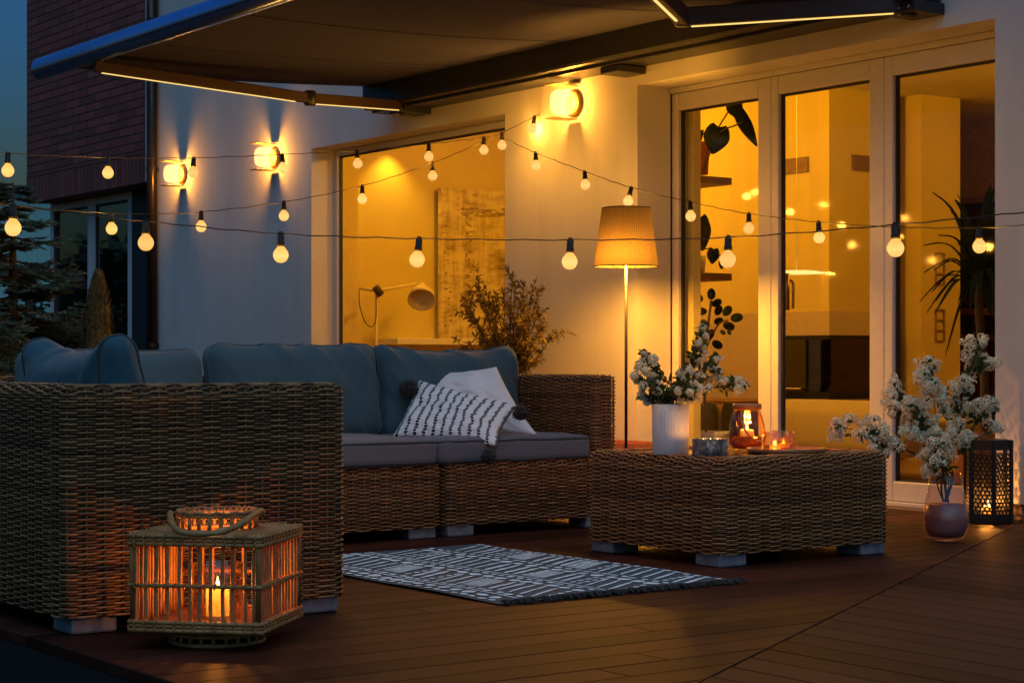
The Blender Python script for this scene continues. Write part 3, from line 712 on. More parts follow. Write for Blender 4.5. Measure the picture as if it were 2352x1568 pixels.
mb = MB(); c = PP(1600, 626, 7.75); mb.lathe([(.05, 0), (.062, .1), (.05, .1), (.045, .02)], 24, c + Vector((0, 0, .002))); mb.build('pot', CERAMIC, t, True)
zz = PP(1622, 980, 7.5); t = thing('zamioculcas', 'dark round-leaved plant standing inside the left patio pane', 'plant', (zz.x, zz.y, 0))
for i, (x, y, a, s_) in enumerate(((1634, 678, 90, 26), (1614, 685, 140, 22), (1608, 700, 200, 22), (1636, 697, 30, 24), (1624, 715, 180, 24), (1644, 715, 60, 24), (1662, 716, 50, 26), (1678, 730, 10, 28), (1661, 748, 340, 27), (1655, 762, 320, 14), (1672, 762, 300, 12), (1636, 790, 330, 26), (1624, 742, 210, 24), (1640, 738, 20, 22), (1618, 765, 190, 24), (1636, 765, 250, 24), (1612, 800, 170, 24), (1612, 840, 200, 24), (1628, 830, 340, 22))):
    mb = MB(); leaf_shape(mb, PP(x, y, 7.5 + .03 * (i % 3)) - Vector((0, 0, px2m(s_ * .4)*math.sin(R(a)))), R(a), px2m(s_), px2m(s_ * .72), 'oval', .1 * (i % 3 - 1)); mb.build('leaf', LEAFD, t, True)
mb = MB(); mb.tube(smooth_path([Vector((zz.x, zz.y, .25)), PP(1618, 850, 7.5), PP(1625, 760, 7.5), PP(1634, 690, 7.5)]), .008, 8); mb.tube(smooth_path([PP(1622, 800, 7.5), PP(1648, 748, 7.5), PP(1672, 735, 7.5)]), .005, 6); mb.build('stem', STEM, t, True)
MB().lathe([(.11, 0), (.14, .28), (.145, .3), (.125, .3), (.12, .22)], 32, (zz.x, zz.y, .0)).build('pot', CERAMIC, t, True)
# dining table and chairs far behind the left pane
c = on_x(1615, 918, 8.9); t = thing('dining_table', 'dark table edge with chairs tucked under it, behind the left patio pane', 'table', (c.x + .4, c.y, 0))
zt = c.z; MB().box(8.85, 9.45, 9.6, 10.9, zt - .025, zt).build('tabletop', STAIRW, t, bevel=.004)
for (x, y) in ((8.95, 9.7), (9.35, 9.7), (8.95, 10.8), (9.35, 10.8)): MB().tube([(x, y, 0), (x, y, zt - .026)], .02, 10).build('leg', STAIRW, t, True)
for x, lab in ((1597, 'dark oval-backed chair, leftmost at the inside table'), (1628, 'dark oval-backed chair in the middle at the inside table'), (1672, 'dark oval-backed chair behind the jar lantern')):
    c = on_x(x, 968, 8.6); t = thing('dining_chair', lab, 'chair', (8.7, c.y, 0), 'oval-backed chairs at the inside table')
    mb = MB(); Mx = Matrix.Translation((8.6, c.y, c.z)); vs = []
    for k in range(24):
        a = 2 * math.pi * k / 24; cs, sn = math.cos(a), math.sin(a)
        vs.append((8.6, c.y + .07 * math.copysign(abs(cs) ** .6, cs), c.z + .135 * math.copysign(abs(sn) ** .6, sn)))
    mb.poly(vs, (.03, 0, 0)); mb.build('backrest', plain('dark_green_upholstery', (.06, .065, .03), .8), t, bevel=.008)
    MB().box(8.6, 8.98, c.y - .12, c.y + .12, c.z - .19, c.z - .14).build('seat', plain('dark_seat_upholstery', (.06, .065, .03), .8), t, bevel=.01)
    for dx in (.03, .35):
        for dy in (-.09, .09): MB().tube([(8.6 + dx, c.y + dy, 0), (8.6 + dx, c.y + dy, c.z - .19)], .012, 8).build('leg', STAIRW, t, True)
# olive armchair inside the middle door
c = on_x(1900, 919, 8.2); t = thing('armchair', 'low rounded olive armchair seen from behind through the middle door', 'armchair', (8.4, c.y, 0))
Mx = Matrix.Translation((8.3, c.y, c.z / 2 + .06)); 
rbox_cushion('backrest', t, OLIVEF, (.62, .12, c.z / 2 - .075), frame((8.3, c.y, c.z / 2 + .075), (0, -1, 0), (0, 0, 1)), .09, .03, 0, -.015, 3, .004, pipe=False)
rbox_cushion('seat', t, OLIVEF, (.55, .3, .1), frame((8.75, c.y, .27), (0, -1, 0), (0, 0, 1)), .07, .02, 0, 0, 5, .004, n=14, pipe=False)
for dx in (0, .7):
    for dy in (-.4, .4): MB().tube([(8.3 + dx, c.y + dy, .0), (8.3 + dx, c.y + dy, .16)], .016, 8).build('leg', TRAYW, t, True)
# pendant disc lamp glowing between the two doors
c = on_x(1830, 627, 8.8); t = thing('pendant_lamp', 'flat glowing disc lamp hanging inside the middle door', 'lamp', (c.x, c.y, 2.64))
MB().lathe([(.001, .018), (.12, .014), (.2, .002), (.2, -.002), (.001, -.004)], 36, c).build('lamp_shade', emit('pendant_disc_glow', (1, .68, .2), 1.4), t, True)
MB().tube([c + Vector((0, 0, .016)), (c.x, c.y, 2.638)], .002, 6).build('cord', CEIL, t, True)
# yucca by the right door
yc = on_x(2255, 690, 7.7); t = thing('yucca', 'dark spiky yucca in a ribbed pot inside the right patio door', 'plant', (yc.x, yc.y, 0))
mb = MB(); mb.tube(smooth_path([(yc.x, yc.y, .2), (yc.x + .02, yc.y, .6), on_x(2250, 730, 7.7), on_x(2248, 640, 7.7)]), [.022] * 25, 8); mb.build('trunk', TRUNK, t, True)
hub = on_x(2248, 650, 7.7); rb = random.Random(4)
mb = MB(); tips = [(2121, 562), (2142, 612), (2122, 625), (2200, 560), (2112, 692), (2128, 718), (2140, 670), (2150, 690), (2170, 822), (2230, 540), (2260, 530), (2285, 560), (2215, 600), (2190, 640)]
tips = [on_x(x, y, 7.62 + rb.uniform(-.05, .05)) for x, y in tips] + [hub + Vector((rb.uniform(-.3, .5), rb.uniform(-.5, .12), rb.uniform(-.25, .5))) for _ in range(70)]
for tp in tips:
    tp.x = max(tp.x, GX + .13)
    d = tp - hub; mid = hub + d * .5 + Vector((0, 0, .06 + .1 * d.length)); pth = smooth_path([hub, mid, tp], 5); w = .03; sd = d.cross(Vector((0, 0, 1))).normalized(); vs = []
    for i, q in enumerate(pth):
        f = i / (len(pth) - 1); ww = w * (1 - f) ** .6 * min(1, .5 + f * 3); vs += [q - sd * ww, q + Vector((0, 0, -.006)), q + sd * ww]
    mb.add(vs, [(a * 3 + b, a * 3 + b + 1, a * 3 + b + 4, a * 3 + b + 3) for a in range(len(pth) - 1) for b in (0, 1)])
mb.build('blades', LEAFD, t, True)
MB().lathe([(.12, 0), (.15, .3), (.155, .36), (.14, .36), (.13, .3)], 48, (yc.x, yc.y, .0), rib=lambda r, a, z: r * (1 + .015 * math.cos(a * 24))).build('pot', TRAYW, t, True)

# ================================================================== awning
AZ0, AZ1 = 2.4, 2.57; AYL, AYR, AYF = 10.93, 6.02, 5.5
aw = thing('awning', 'dark folding-arm awning with led strips stretched above the patio', 'awning', (WALLX, (AYL + AYR) / 2, AZ0))
mb = MB(); mb.box(WALLX - .25, WALLX - .004, AYR, AYL, AZ0 + .02, AZ1 + .05); mb.build('cassette', METAL, aw, bevel=.02)
mb = MB(); mb.box(WALLX - .2, WALLX - .006, AYR + .2, AYL - .05, AZ0, AZ0 + .018); mb.build('cassette_rail', METAL, aw, bevel=.004)
FX = 4.35; FZ = 2.497
prof = [(.055 * math.cos(a) * 1.0, .066 * math.sin(a)) for a in [2 * math.pi * k / 28 for k in range(28)]]
mb = MB(); vs = []; ysn = []
def ring(y, s_): return [(FX + p[0] * s_, y, FZ + p[1] * s_) for p in prof]
rg = [ring(AYL + .04, .35), ring(AYL + .033, .8), ring(AYL + .015, 1), ring(AYF - .015, 1), ring(AYF - .033, .8), ring(AYF - .04, .35)]
vs = [v for r_ in rg for v in r_]; k = 28
fs = [(i * k + j, i * k + (j + 1) % k, (i + 1) * k + (j + 1) % k, (i + 1) * k + j) for i in range(5) for j in range(k)] + [tuple(range(k)), tuple(5 * k + j for j in range(k))[::-1]]
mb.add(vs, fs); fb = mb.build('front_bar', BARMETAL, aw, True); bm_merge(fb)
mb = MB(); n1, n2 = 30, 18; vs = []
for i in range(n1 + 1):
    for j in range(n2 + 1):
        f = i / n1; g = j / n2; sag = -.03 * math.sin(math.pi * f) * (1 - .3 * abs(2 * g - 1))
        vs.append((FX + .03 + (WALLX - .22 - FX - .03) * f, AYL - .06 + (AYR - AYL + .12 - (AYR - AYF) * (1 - f)) * g, 2.51 + (AZ1 + .01 - 2.51) * f + sag))
mb.add(vs, [(i * (n2 + 1) + j, (i + 1) * (n2 + 1) + j, (i + 1) * (n2 + 1) + j + 1, i * (n2 + 1) + j + 1) for i in range(n1) for j in range(n2)])
fo = mb.build('canopy', FABRIC_AWN, aw, True)
sm_ = MB()
for k in range(1, 5):
    y = AYL - .06 + k * (AYR - AYL) / 4.4
    sm_.tube([(FX + .05 + (WALLX - .26 - FX) * f, y, 2.506 + (AZ1 + .01 - 2.51) * f - .03 * math.sin(math.pi * f)) for f in [q / 12 for q in range(13)]], .004, 5, flat=.5)
    sm_.build('seam', FABRIC_AWN, fo, True); sm_ = MB()
sol = fo.modifiers.new('thickness', 'SOLIDIFY'); sol.thickness = .003
def arm(shoulder, elbow, front, d=.03, h=.085, lw=.006):
    for (a, b) in ((front, elbow), (elbow, shoulder)):
        a, b = Vector(a), Vector(b); M = frame((a + b) / 2, b - a, (0, 0, 1)); L = (b - a).length / 2
        mb = MB(); mb.box(-L, L, -d, d, -h / 2, h / 2, M); o = mb.build('arm', ARMMETAL, aw, bevel=.008)
        mb = MB(); mb.box(-L * .93, L * .86, -lw, lw, -h / 2 - .006, -h / 2 - .0005, M); mb.build('led_strip', LED, o)
        q = (a + b) / 2 - Vector((0, 0, .06)); lz = lamp('led_light', q, 1.3, (1, .48, .09), .05, 'AREA', None, None, shape='RECTANGLE', size_y=.02)
        lz.data.size = L * 1.7; lz.matrix_world = Matrix.Translation(q - aw.location) @ M.to_3x3().to_4x4(); lz.parent = aw
    e = Vector(elbow); MB().lathe([(.03, -.045), (.036, -.04), (.036, .04), (.03, .045)], 20, e).build('elbow_joint', METAL, aw, True)
    s_ = Vector(shoulder); mb = MB(); mb.box(s_.x - .06, WALLX - .004, s_.y - .1, s_.y + .1, AZ0 - .035, AZ0 + .019); mb.lathe([(.03, -.07), (.045, -.065), (.045, .04), (.03, .05)], 20, s_ + Vector((0, 0, .0)))
    o = mb.build('shoulder_bracket', METAL, aw, bevel=.004)
    mb = MB()
    for k in (-1, 0, 1): mb.tube([(s_.x - .061, s_.y + k * .06, AZ0 - .01), (s_.x - .066, s_.y + k * .06, AZ0 - .01)], .008, 8)
    mb.build('bolt', plain('zinc_bolt', (.5, .5, .5), .25, .9), o, True)
sL = on_x(930, 241, WALLX - .15); eL = on_x(712, 226, 6.42 * .73 * 1.37 * .995 if False else 5.72); fL = on_x(216, 152, FX + .02)
arm((sL.x, sL.y, 2.42), eL, (fL.x, fL.y, fL.z), .026, .062, .0025)
sR = on_x(2085, 30, WALLX - .15); eR = on_x(1568, 40, 5.72)
arm((sR.x, sR.y, 2.42), eR, (FX + .02, AYF + .12, fL.z))
c = on_x(1432, 160, WALLX - .1); mb = MB(); mb.box(WALLX - .2, WALLX - .006, c.y - .09, c.y + .09, AZ0 - .045, AZ0 - .002); mb.build('middle_bracket', METAL, aw, bevel=.006)

# ================================================================== wall sconces
def sconce(px, label):
    c = on_x(px, {395: 410, 605: 378, 1290: 249}[px], WALLX - .1); z = 2.262
    t = thing('wall_sconce', label, 'wall lamp', (WALLX, c.y, z), 'round glass wall lamps on the white facade')
    y = c.y; X = WALLX
    Mr = Matrix.Translation((X - .001, y, z)) @ Matrix.Rotation(R(-90), 4, 'Y'); MB().lathe([(.001, 0), (.07, 0), (.075, .004), (.075, .02), (.066, .026), (.001, .026)], 40, (0, 0, 0), Mr).build('back_plate', SCBACK, t, True)
    for s_ in (-1, 1):
        vs = [(X - .012, y - .062, z + s_ * .097)]; 
        vs = [(X - .012, y + .05 * k, z + s_ * .097) for k in (-1, 1)] + [(X - .19, y + .05 * k, z + s_ * .097) for k in (1, -1)]
        MB().poly(vs, (0, 0, s_ * .006)).build('cover_plate', BRONZE, t, bevel=.002)
    N = 20; MB().lathe([(.001, -.072), (.045, -.07), (.066, -.055), (.074, -.02), (.074, .02), (.066, .055), (.045, .07), (.001, .072)], 28, (X - .095, y, z)).build('glass_globe', SCON, t, True).visible_shadow = True
    return t, (X - .095, y, z)
SC = [sconce(395, 'wall lamp nearest the dark downpipe'), sconce(605, 'wall lamp between the downpipe and the big window'), sconce(1290, 'wall lamp under the awning between window and patio doors')]
# ================================================================== sofa
FH = .045
def feet(par, pts, s_=.13):
    for (x, y) in pts:
        MB().box(x - s_ / 2, x + s_ / 2, y - s_ / 2, y + s_ / 2, .001, FH + .006).build('foot', FOOT, par, bevel=.007)
SX0, SXI, SX1 = 1.93, 2.782, 5.16; SYN, SYF, SYB = 4.68, 6.365, 7.23; AT = .12; SH = .30; BH = .655
grp = 'modules of the woven corner sofa'
# near end module
m1 = thing('sofa_module', 'near end of the woven sofa with its closed arm behind the cane lantern', 'sofa', ((SX0 + SXI) / 2, 5.1, 0), grp)
wicker('armrest', m1, SX0, SXI, SYN, SYN + AT, FH, BH)
wicker('backrest', m1, SX0, SX0 + AT, SYN + AT + .004, 5.58, FH, BH)
wicker('seat_base', m1, SX0 + AT + .003, SXI, SYN + AT + .004, 5.58, FH, SH, seg=6, sides=4)
feet(m1, [(SX0 + .09, SYN + .08), (SXI - .075, SYN + .08), (SX0 + .09, 5.48), (SXI - .08, 5.48)])
rbox_cushion('seat_cushion', m1, SEATF, (.37, .055, .335), frame((SX0 + AT + .36, 5.19, SH + .05), (0, 1, 0), (1, 0, 0)), .03, .012, seed=2, n=14)
bc = rbox_cushion('back_cushion', m1, CUSH, (.30, .105, .215), frame((2.175, 5.12, .602), (0, 1, 0), (-.2, 0, 1)), .09, .03, .07, .03, 11, .012, 44, pipe_y=.7, taper=.42, endb=.035, folds=1.6)
# second module hidden behind it
m2 = thing('sofa_module', 'woven sofa seat between the near end and the corner, mostly hidden', 'sofa', ((SX0 + SXI) / 2, 5.97, 0), grp)
wicker('backrest', m2, SX0, SX0 + AT, 5.59, SYF - .005, FH, BH, seg=6, sides=4)
wicker('seat_base', m2, SX0 + AT + .003, SXI, 5.59, SYF - .005, FH, SH, seg=6, sides=4)
feet(m2, [(SX0 + .09, 5.68), (SXI - .08, 5.68), (SX0 + .09, 6.28), (SXI - .08, 6.28)])
rbox_cushion('seat_cushion', m2, SEATF, (.38, .055, .335), frame((SX0 + AT + .36, 5.977, SH + .05), (0, 1, 0), (1, 0, 0)), .03, .012, seed=4, n=14)
# corner module
m3 = thing('sofa_module', 'corner seat of the woven sofa with a slumped back cushion', 'sofa', (2.4, 6.8, 0), grp)
wicker('backrest', m3, SX0, SX0 + AT, SYF, SYB - AT - .004, FH, BH, seg=6, sides=4)
wicker('backrest', m3, SX0, 2.83, SYB - AT, SYB, FH, BH, seg=6, sides=4)
wicker('seat_base', m3, SX0 + AT + .003, 2.83, SYF, SYB - AT - .004, FH, SH, seg=6, sides=4)
feet(m3, [(SX0 + .09, SYF + .1), (2.74, SYF + .1), (SX0 + .09, SYB - .1), (2.74, SYB - .1)])
rbox_cushion('seat_cushion', m3, SEATF, (.36, .055, .36), frame((2.44, 6.73, SH + .05), (1, 0, 0), (0, -1, 0)), .03, .012, seed=5, n=14)
rbox_cushion('back_cushion', m3, CUSH, (.40, .09, .2), frame((3.09, 7.0, .568), (1, .03, 0), (0, .16, 1)), .083, .05, .005, .02, 21, .016, 40, pipe_y=.25, pmat=CUSH, folds=1.8)
# middle module
xm = on_y(1018, 1200, SYF).x
m4 = thing('sofa_module', 'armless middle seat of the woven sofa', 'sofa', ((2.84 + xm) / 2, 6.8, 0), grp)
wicker('backrest', m4, 2.84, xm - .004, SYB - AT, SYB, FH, BH, seg=6, sides=4)
wicker('seat_base', m4, 2.84, xm - .012, SYF, SYB - AT - .004, FH, SH)
feet(m4, [(2.93, SYF + .08), (xm - .09, SYF + .08), (2.93, SYB - .1), (xm - .09, SYB - .1)])
xs = on_y(1004, 1040, SYF).x
rbox_cushion('seat_cushion', m4, SEATF, ((xs - 2.84) / 2, .056, .37), frame(((xs + 2.84) / 2, 6.715, SH + .053), (1, 0, 0), (0, -1, 0)), .032, .016, seed=7, n=24, pipe_y=.72)
rbox_cushion('back_cushion', m4, CUSH, (.405, .09, .215), frame((3.905, 6.99, .578), (1, -.02, 0), (0, .17, 1)), .083, .05, .006, .02, 31, .016, 44, pipe_y=.25, pmat=CUSH, folds=1.8)
# right end module with arm
m5 = thing('sofa_module', 'right end of the woven sofa with its high arm by the floor lamp', 'sofa', ((xm + SX1) / 2, 6.8, 0), grp)
wicker('armrest', m5, SX1 - AT, SX1, SYF, SYB, FH, BH)
wicker('backrest', m5, xm + .012, SX1 - AT - .004, SYB - AT, SYB, FH, BH, seg=6, sides=4)
wicker('seat_base', m5, xm + .02, SX1 - AT - .004, SYF + .012, SYB - AT - .004, FH, SH)
feet(m5, [(xm + .1, SYF + .08), (SX1 - .09, SYF + .08), (xm + .1, SYB - .1), (SX1 - .09, SYB - .1)])
rbox_cushion('seat_cushion', m5, SEATF, ((SX1 - AT - xs) / 2 - .004, .054, .36), frame(((SX1 - AT + xs) / 2 + .002, 6.735, SH + .051), (1, 0, 0), (0, -1, 0)), .032, .016, seed=9, n=24, pipe_y=.72)
rbox_cushion('back_cushion', m5, CUSH, (.385, .088, .21), frame((4.69, 6.99, .58), (1, .03, 0), (0, .15, 1)), .083, .05, .026, .03, 41, .016, 44, pipe_y=.25, pmat=CUSH, folds=1.8)

# throw pillows
def m_stripes():
    N = NT('white_cotton_with_black_dashes'); uv = N.n('ShaderNodeUVMap').outputs[0]; sp = N.n('ShaderNodeSeparateXYZ'); N.t.links.new(uv, sp.inputs[0])
    wob = N.noise(N.coord('UV', (1.5, 5, 1)), 2.4, 3); u = N.math('ADD', sp.outputs[0], N.math('MULTIPLY', N.math('SUBTRACT', wob, .5), .05))
    fx = N.math('ABSOLUTE', N.math('SUBTRACT', N.math('FRACT', N.math('MULTIPLY', u, 11.5)), .5))
    cell = N.math('FLOOR', N.math('MULTIPLY', u, 11.5)); cv = N.n('ShaderNodeCombineXYZ'); N.set(cv.inputs[0], N.math('MULTIPLY', cell, 7.3)); N.set(cv.inputs[1], N.math('MULTIPLY', sp.outputs[1], 24))
    bd = N.noise(cv.outputs[0], 1.4, 2); fr = N.math('ABSOLUTE', N.math('SUBTRACT', N.math('FRACT', N.math('ADD', N.math('MULTIPLY', sp.outputs[1], 26), N.math('MULTIPLY', cell, .37))), .5))
    wdt = N.math('MULTIPLY', N.math('SUBTRACT', .36, N.math('MULTIPLY', fr, .4)), N.math('MULTIPLY', bd, 1.1)); wdt = N.math('ADD', wdt, .01)
    msk = N.math('MULTIPLY', N.math('LESS_THAN', fx, wdt), N.math('LESS_THAN', fr, .41))
    w = N.noise(N.coord('Object', (1, 1, 1)), 500, 2)
    c = N.mix(msk, N.mix(w, (.66, .67, .68), (.82, .83, .83)), (.012, .012, .014))
    return N.done(N.principled(c, .9, 0, N.bump(N.math('ADD', N.math('MULTIPLY', w, .3), N.math('MULTIPLY', msk, .8)), .3, .002)))
wp = pillow('throw_pillow', WHITEF, at(985, 1000, 8.17), at(1236, 1000, 8.06), at(1140, 842, 8.26), at(958, 858, 8.32), .055, 'plain white cushion behind the striped one', 'cushion', 3, group='scatter cushions on the sofa')
sp_ = pillow('throw_pillow', m_stripes(), at(899, 1004, 7.95), at(1141, 1024, 7.76), at(1188, 932, 7.96), at(962, 872, 8.16), .06, 'white cushion with rows of black dashes and black pompoms', 'cushion', 8, group='scatter cushions on the sofa')
def tassel(c, r, par, drop=0):
    mb = MB(); rr = random.Random(5)
    for k in range(240):
        d = Vector((rr.gauss(0, 1), rr.gauss(0, 1), rr.gauss(0, 1) - drop)).normalized(); L = r * rr.uniform(.75, 1.08)
        sd = d.orthogonal().normalized() * r * .07
        mb.add([c + d * r * .1 - sd, c + d * r * .1 + sd, c + d * L + sd * .8, c + d * L - sd * .8], [(0, 1, 2, 3)])
    mb.lathe([(.001, -r * .8), (r * .5, -r * .65), (r * .8, 0), (r * .5, r * .65), (.001, r * .8)], 12, c)
    mb.build('pompom', TASSEL, par)
tassel(at(938, 892, 8.08), .046, sp_); tassel(at(1196, 948, 7.9), .04, sp_); tassel(at(1122, 1046, 7.70), .038, sp_, 1.2)
mb = MB(); mb.tube([at(1140, 1024, 7.76), at(1126, 1042, 7.71)], .006, 6); mb.build('pompom_cord', TASSEL, sp_)

# ================================================================== coffee table
TX0, TX1, TY0, TY1, TZ = 4.41, 5.265, 4.87, 5.615, .379
tb = thing('coffee_table', 'low square woven coffee table on grey block feet', 'table', ((TX0 + TX1) / 2, (TY0 + TY1) / 2, 0))
wicker('woven_frame', tb, TX0, TX1, TY0, TY1, FH, TZ, re=.035, rc=.04, top=.045)
mb = MB(); mb.box(TX0 + .072, TX1 - .072, TY0 + .072, TY1 - .072, TZ - .03, TZ + .001); mb.build('table_top', plain('smoked_glass_top', (.09, .06, .045), .12, bump=0), tb, bevel=.003)
feet(tb, [(TX0 + .075, TY0 + .075), (TX1 - .075, TY0 + .075), (TX0 + .075, TY1 - .075), (TX1 - .075, TY1 - .075)])

# ================================================================== rug
rb = random.Random(11); RX0, RX1, RY0, RY1 = 3.225, 4.2, 4.53, 6.02; RZ = .007
mb = MB(); n1, n2 = 20, 30; vs = []
def rz(x, y): return RZ + .004 * noise.noise(Vector((x * 3, y * 3, 0))) * (1 if 1 else 0)
for i in range(n1 + 1):
    for j in range(n2 + 1):
        x = RX0 + (RX1 - RX0) * i / n1; y = RY0 + (RY1 - RY0) * j / n2; vs.append((x + .008 * noise.noise(Vector((y * 3, 1, 0))), y + .01 * noise.noise(Vector((x * 4, 5, 0))), rz(x, y)))
mb.add(vs, [(i * (n2 + 1) + j, (i + 1) * (n2 + 1) + j, (i + 1) * (n2 + 1) + j + 1, i * (n2 + 1) + j + 1) for i in range(n1) for j in range(n2)])
mb.mi = 1
def blob(x, y, a, b, rot=0, n=8):
    ca, sa = math.cos(rot), math.sin(rot); j = [rb.uniform(.8, 1.15) for _ in range(n)]
    pts = []
    for k in range(n):
        t_ = 2 * math.pi * k / n; dx, dy = a * math.cos(t_) * j[k], b * math.sin(t_) * j[k]; X = x + dx * ca - dy * sa; Y = y + dx * sa + dy * ca
        if not (RX0 + .005 < X < RX1 - .005 and RY0 + .02 < Y < RY1 - .01): return
        pts.append((X, Y, rz(X, Y) + .0022))
    mb.add(pts, [tuple(range(n))])
def stroke(x0, y0, x1, y1, w):
    n = 6; L = []; Rr = []; d = Vector((x1 - x0, y1 - y0, 0)); 
    if d.length < 1e-6: return
    nn = Vector((-d.y, d.x, 0)).normalized()
    for k in range(n + 1):
        f = k / n; p = Vector((x0, y0, 0)) + d * f + nn * rb.uniform(-.12, .12) * w; ww = w * .5 * rb.uniform(.65, 1.15) * (.6 if k in (0, n) else 1)
        for s_, l_ in ((1, L), (-1, Rr)):
            q = p + nn * ww * s_
            if not (RX0 + .004 < q.x < RX1 - .004 and RY0 + .015 < q.y < RY1 - .01): return
            l_.append((q.x, q.y, rz(q.x, q.y) + .0022))
    mb.add(L + Rr, [(k, k + 1, n + 2 + k, n + 1 + k) for k in range(n)])
def line_y(x, w):
    y = RY0 + .02
    while y < RY1 - .03: stroke(x + rb.uniform(-.002, .002), y, x + rb.uniform(-.002, .002), y + .09, w); y += .085
def dots(x, a, b, step):
    y = RY0 + .03
    while y < RY1 - .02: blob(x + rb.uniform(-.003, .003), y, a * rb.uniform(.8, 1.2), b * rb.uniform(.8, 1.2), rb.uniform(-.3, .3)); y += step * rb.uniform(.85, 1.15)
def slashes(xa, xb):
    y = RY0 + .03
    while y < RY1 - .03:
        typ = rb.choice('abbccdd')
        if typ == 'a':
            for k in range(7): stroke(xa, y, xb, y + .1, .009); y += .0155
            y += .012
        elif typ == 'b':
            for k in range(3): stroke(xa, y, xb, y + .1, .013); y += .058
        elif typ == 'c':
            for k in range(2): stroke(xa, y, xb, y + .1, .018); y += .05
            y += .012
        else:
            for k in range(4): blob(xa + (xb - xa) * (k + .5) / 4, y + .017 * k, .017, .009, .3)
            y += .035
x = RX0 + .02; seqs = ['d', 'o', 'l', 'd', 'S', 'o', 'd', 'l', 'S', 'o', 'd', 'S']
while x < RX1 - .03:
    c = seqs.pop(0) if seqs else 'd'
    if c == 'd': dots(x + .006, .011, .018, .052); x += .034
    elif c == 'o': dots(x + .014, .02, .027, .072); x += .056
    elif c == 'l': line_y(x, .01); x += .022
    else: slashes(x, x + .178); x += .19
mb.mi = 2
for k in range(260):
    xx = RX0 + (RX1 - RX0) * rb.random(); z = .004; L = rb.uniform(.012, .035); w = rb.uniform(.002, .006)
    p = Vector((xx, RY0 + .012, RZ + .003)); q = Vector((xx + rb.uniform(-.02, .02), RY0 - L, .004)); mb.tube([p, p.lerp(q, .5) + Vector((0, 0, .006)), q], [w, w * .8, w * .4], 5)
RUGD = m_fabric('dark_teal_rug_weave', (.016, .042, .06), 300); RUGW = m_fabric('white_rug_print', (.66, .84, .95), 500); RUGF = m_fabric('black_rug_fringe', (.012, .013, .012))
o = mb.build('rug', [RUGD, RUGW, RUGF], None, origin=(RX0, RY0, 0)); tag(o, 'dark rug with white hand-drawn stripes and dots on the deck', 'rug')

# ================================================================== cane lantern with candle
LC = Vector((2.22, 4.375, 0)); la = math.atan2(-.729, .685); LM = Matrix.Translation(LC) @ Matrix.Rotation(la, 4, 'Z')
ln = thing('cane_lantern', 'square cane lantern with a round collar and looped handle on the deck', 'lantern', LC)
hw = .172; zb, zt = .048, .29; rl = random.Random(3)
def LP(x, y, z): return LM @ Vector((x, y, z))
def railring(zc, n, r, name):
    mb = MB()
    for q in range(n):
        z = zc + (q - (n - 1) / 2) * r * 1.9; h = hw - .002 * (q % 2)
        cs = [(-h, -h), (h, -h), (h, h), (-h, h)]
        for i in range(4):
            a, b = cs[i], cs[(i + 1) % 4]; mb.tube([LP(a[0] + (b[0] - a[0]) * f, a[1] + (b[1] - a[1]) * f, z + rl.uniform(-.0008, .0008)) for f in (0, .33, .66, 1)], r, 8)
    nb = 13
    for i in range(4):
        ex = [(1, 0, 0, -1), (0, 1, 1, 0), (-1, 0, 0, 1), (0, -1, -1, 0)][i]; wd = Vector((ex[0], ex[1], 0)); nd = Vector((ex[2], ex[3], 0))
        for k in range(nb):                      # bindings wound round the rail
            f = (k + .5) / nb * 2 - 1; H = r * n + .002; pts = []
            for a in range(9):
                th = 2 * math.pi * a / 8; pts.append(LM @ (wd * (f * hw + .006 * math.sin(th / 2 * 2) * .6 + .004 * (a / 8)) + nd * (hw + math.cos(th) * (r + .0025)) + Vector((0, 0, zc + math.sin(th) * H))))
            mb.tube(pts, .0019, 5)
    mb.build(name, CANE, ln, True)
railring(zt - .013, 3, .0052, 'top_rail'); railring(.163, 1, .005, 'middle_rail'); railring(zb + .013, 3, .0052, 'bottom_rail')
mb = MB()
for i in range(4):
    ex = [(1, 0, 0, -1), (0, 1, 1, 0), (-1, 0, 0, 1), (0, -1, -1, 0)][i]; wd = Vector((ex[0], ex[1], 0)); nd = Vector((ex[2], ex[3], 0))
    n = 12 if i % 2 == 0 else 14
    for k in range(n):
        f = ((k + .5 + rl.uniform(-.12, .12)) / n * 2 - 1) * hw; r = rl.uniform(.0038, .0058); j = rl.uniform(-.002, .002)
        pts = []; rs = []
        for a in range(7):
            q = a / 6; pts.append(LM @ (wd * (f + j * math.sin(q * 3) * 1.5) + nd * (hw - .009 + rl.uniform(-.0006, .0006)) + Vector((0, 0, zb + .006 + (zt - zb - .012) * q)))); rs.append(r * (1.18 if a in (2, 4) and rl.random() < .5 else 1))
        mb.tube(pts, rs, 7)
    for s_ in (-1, 1): mb.tube([LM @ (wd * (s_ * (hw - .006)) + nd * (hw - .006) + Vector((0, 0, z))) for z in (zb, zt)], .007, 8)
mb.build('bars', CANE, ln, True)
mb = MB()
for k in range(17):                               # roof slats around the collar opening and floor slats
    y = -hw + 2 * hw * (k + .5) / 17
    if abs(y) > .1: mb.tube([LP(-hw, y, zt - .006), LP(hw, y, zt - .006)], .0105, 6)
    else:
        xx = math.sqrt(.1 ** 2 - y * y); mb.tube([LP(-hw, y, zt - .006), LP(-xx, y, zt - .006)], .0105, 6); mb.tube([LP(xx, y, zt - .006), LP(hw, y, zt - .006)], .0105, 6)
    mb.build('roof_slats', CANE, ln, True); mb = MB()
for k in range(17):
    y = -hw + 2 * hw * (k + .5) / 17; mb.tube([LP(-hw, y, zb + .004), LP(hw, y, zb + .004)], .0105, 6)
mb.build('floor_slats', CANE, ln, True)
mb = MB()
